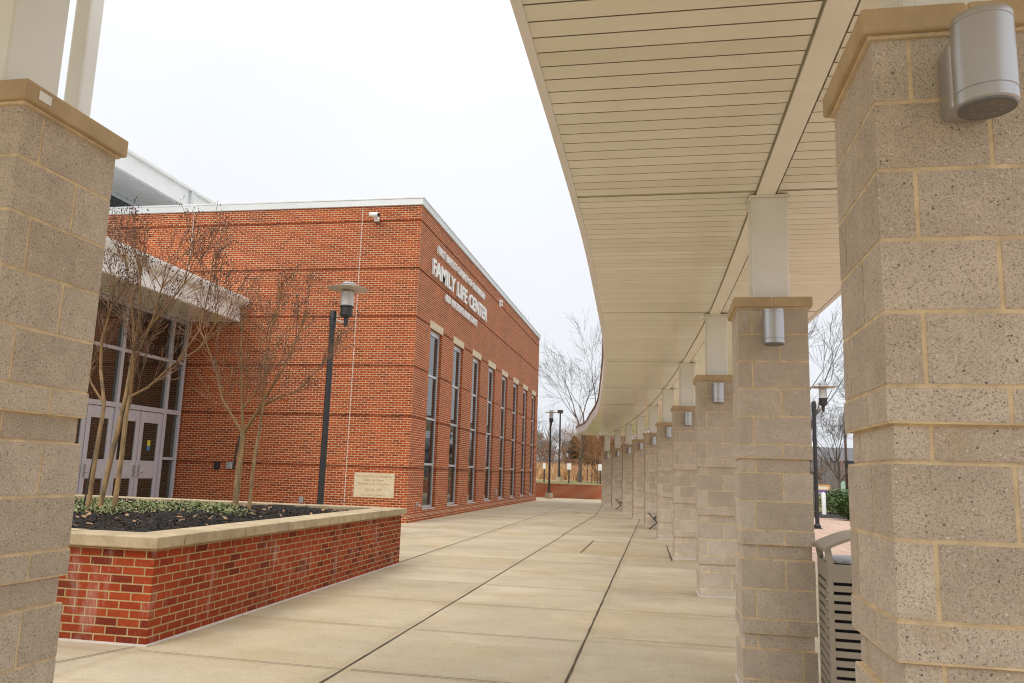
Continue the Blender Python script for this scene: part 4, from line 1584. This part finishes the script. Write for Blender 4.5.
def conifer(seed):
    rng_ = random.Random(seed)
    t = empty('cedar_tree')
    b = MB(); b.lathe([(.16, -.2), (.12, 2), (.03, 7)], 0, 0, 8); b.build('trunk', M['greybark'], t)
    b = MB()
    for _ in range(5200):
        h = rng_.random() ** .8
        zz = .8 + h * 7.0
        rr = (1 - h) ** .7 * 2.0 * (.72 + .28 * math.sin(zz * 3.1 + rng_.random()))
        a = rng_.uniform(0, 6.28)
        q = rr * rng_.uniform(.3, 1.05)
        leaf(b, (q * math.cos(a), q * math.sin(a), zz - q * .15), rng_.uniform(.2, .5), rng_)
    b.build('crown', M['conifer'], t)
    return t
cp = conifer(3)
for k, (x, y, sc, rz, lab) in enumerate([(-11.2, 106, .55, 0, 'dark evergreen showing between the lamp poles in the far wood'), (-9.0, 104, .6, 1.2, 'dark evergreen behind the tall bare trunk in the far wood'),
                                         (-7.6, 108, .6, 2.2, 'dark evergreen next to the canopy end in the far wood'), (-6.0, 110, .55, 4, 'dark evergreen half hidden by the last pillars in the far wood'),
                                         (18.5, 118, 1.0, 3, 'dark evergreen seen in the gap between the nearest pillars')]):
    o = cp if k == 0 else copy_tree(cp)
    o.location = (x, y, gz(x, y)); o.scale = (sc * 1.7, sc * 1.7, sc); o.rotation_euler = (0, 0, rz)
    tag(o, lab, 'evergreen tree', 'evergreens in the far wood')

# dry grass of the hillside
b = MB()
for k in range(16000):
    y = rng.uniform(70, 118); x = rng.uniform(-30, 5)
    z = gz(x, y)
    h = rng.uniform(.4, 1.0)
    a = rng.uniform(0, 6.28); wd = rng.uniform(.05, .16)
    dx, dy = math.cos(a) * wd, math.sin(a) * wd
    lx, ly = rng.gauss(0, .2), rng.gauss(0, .2)
    b.bm.faces.new([b.bm.verts.new(q) for q in ((x - dx, y - dy, z), (x + dx, y + dy, z), (x + dx * .3 + lx, y + dy * .3 + ly, z + h), (x - dx * .3 + lx, y - dy * .3 + ly, z + h * .95))])
tag(b.build('tall_dry_grass', [M['drygrass']]), 'tall straw coloured grass on the hillside beyond the low wall', 'grass', kind='stuff')

# ------------------------------------------------------------------ signs and small things beyond the wall
def post_sign(x, y, h, w, hh, label, mat='whitemetal'):
    t = empty('road_sign', (x, y, gz(x, y)), 0, label, 'sign', 'small signs beyond the low wall')
    b = MB(); b.box(-.05, .05, -.03, .03, -.3, h); b.build('post', M['darksteel'], t)
    b = MB(); b.box(-w / 2, w / 2, -.05, -.031, h - hh, h); b.bevel(.008).build('panel', M[mat], t)
post_sign(-8.6, 60, 1.4, .22, .42, 'narrow white sign panel just left of the distant lamp pole')
post_sign(-6.73, 60, 1.45, .32, .46, 'white sign panel on a green post left of the tall bare trunk')
post_sign(-4.4, 60, 1.45, .3, .46, 'white sign panel at the left side of the last pillar')
for k, (x, y, h, lab) in enumerate([(-6.0, 62, 1.25, 'thin grey stake right of the tall bare trunk'), (-5.55, 62, 1.45, 'dark thin stake among the russet saplings'),
                                    (-5.2, 62, 1.3, 'grey thin stake left of the russet saplings gap'), (-4.75, 62, 1.2, 'pale thin stake nearest the last pillar')]):
    b = MB(); b.tube([(0, 0, -.3), (.03, 0, h)], .035, 6)
    o = b.build('wooden_stake', M['greybark']); o.location = (x, y, gz(x, y))
    tag(o, lab, 'stake', 'stakes beyond the low wall')

# ------------------------------------------------------------------ things seen through the gap on the right
def shrub(name, loc, rx, ry, h, n, label, seed):
    rng_ = random.Random(seed)
    t = empty(name, loc, 0, label, 'shrub', 'clipped green shrubs')
    b = MB()
    for k in range(7):
        a = rng_.uniform(0, 6.28)
        b.tube([(0.1 * math.cos(a), .1 * math.sin(a), -.05), (rx * .5 * math.cos(a), ry * .5 * math.sin(a), h * .6)], [.02, .008], 5)
    b.build('stems', M['greybark'], t)
    b = MB()
    for _ in range(n):
        u = rng_.uniform(-1, 1); a = rng_.uniform(0, 6.28); q = rng_.uniform(.6, 1.06) * (1 + .12 * math.sin(a * 5 + u * 4))
        s_ = math.sqrt(1 - u * u)
        leaf(b, (rx * q * s_ * math.cos(a), ry * q * s_ * math.sin(a), h * .5 + h * .5 * q * u), rng_.uniform(.06, .14), rng_)
    b.build('foliage', M['hedge'], t)
shrub('box_shrub', (7.75, 35.2, 0), .8, .8, 1.15, 3800, 'large round green shrub at the right of the gap, by the near pillar', 1)
shrub('box_shrub', (8.7, 42.5, 0), .9, .8, 1.15, 3200, 'green shrub behind the white bollard in the gap between pillars', 2)
shrub('box_shrub', (10.2, 43.5, 0), 1.0, .8, 1.1, 3200, 'farther green shrub between the two other shrubs in the gap', 3)
b = MB()
b.quad((5.2, 36.5, .004), (14, 36.5, .004), (14, 44, .004), (5.2, 44, .004))
tag(b.build('shrub_bed', [M['mulch']]), kind='structure')
b = MB(); b.lathe([(.1, -.05), (.1, .95), (.06, 1.02), (.02, 1.03)], 0, 0, 16)
o = b.build('bollard', M['whitemetal']); o.location = (7.62, 40.5, 0)
tag(o, 'white bollard beside the lamp pole in the gap between pillars', 'bollard')
t = empty('notice_sign', (14.15, 75, gz(14.15, 75)), 0, 'low orange and white notice board with a purple strip on white legs', 'sign')
t.scale = (.7, .7, .85)
b = MB(); b.box(-.75, .75, -.04, .04, .95, 1.5); b.build('panel', plain('orange notice board', (.75, .42, .14), .6), t)
b = MB(); b.box(-.75, .75, -.05, .03, .7, .949); b.build('strip', plain('purple strip', (.2, .13, .4), .6), t)
b = MB(); b.box(-.72, .5, -.045, -.0405, 1.05, 1.3); b.build('white_block', M['whitemetal'], t)
for x in (-.3, .1, .5):
    b = MB(); b.box(x - .08, x + .08, -.03, .03, -.2, .699); b.build('leg', M['whitemetal'], t)
t = empty('utility_pole', (15.0, 70, gz(15, 70)), 0, 'brown wooden pole beside the near pillar, seen in the gap', 'pole')
b = MB(); b.tube([(0, 0, -.3), (.02, 0, 7.2)], [.12, .1], 12); b.build('shaft', M['darkpole'], t)
b = MB(); b.box(-.15, .15, -.3, -.125, 2.9, 3.4); b.bevel(.03); b.build('meter_box', M['darksteel'], t)
t = empty('utility_cabinet', (17.6, 84, gz(17.6, 84)), 0, 'pale green utility cabinet left of the brown pole foot', 'cabinet')
b = MB(); b.box(-.35, .35, -.3, .3, 0, 1.5); b.bevel(.03).build('housing', plain('pale green paint', (.36, .52, .42), .5), t)
b = MB(); b.box(-.3, .3, -.312, -.301, .1, 1.4); b.build('door', plain('pale green door', (.38, .54, .44), .5), t)
t = empty('rail_fence', (10, 102, gz(10, 102) - .1), 0, 'long grey rail fence beyond the road, seen in the gap', 'fence')
b = MB()
for z in (.5, 1.0, 1.5, 2.0):
    b.box(0, 60, -.03, .03, z, z + .09)
b.build('rails', M['silverdark'], t)
for k in range(25):
    b = MB(); b.box(k * 2.5 - .05, k * 2.5 + .05, -.07, -.031, -.4, 2.2); b.build('post', M['silverdark'], t)
t = empty('low_house', (32, 135, gz(32, 135)), 0, 'dim low grey building behind the far trees in the gap', 'building')
b = MB(); b.box(-9, 9, -4, 4, -.5, 4.2); b.build('wall', plain('grey siding', (.22, .22, .24), .8), t)
b = MB()
lo = [b.bm.verts.new(v) for v in ((-9.5, -4.5, 4.2), (9.5, -4.5, 4.2), (9.5, 4.5, 4.2), (-9.5, 4.5, 4.2), (-9.5, 0, 6.4), (9.5, 0, 6.4))]
for q in ((0, 1, 5, 4), (2, 3, 4, 5), (0, 4, 3), (1, 2, 5), (3, 2, 1, 0)): b.bm.faces.new([lo[i] for i in q])
b.build('roof', plain('grey shingles', (.13, .13, .14), .9), t)

# the prototypes of the bare trees stand in the wood behind the building as trees of their own
for pr, x, y in ((protoA, 24, 62), (protoB, 27, 52), (protoC, 23, 44)):
    pr.location = (x, y, gz(x, y) - .05)
tag(protoA, 'tall bare tree far right of the walk, hidden behind the near pillar', 'tree', GT)
tag(protoB, 'mid sized bare tree far right of the walk, hidden behind the near pillar', 'tree', GT)
tag(protoC, 'small russet bare tree far right of the walk, hidden behind the near pillar', 'tree', GT)
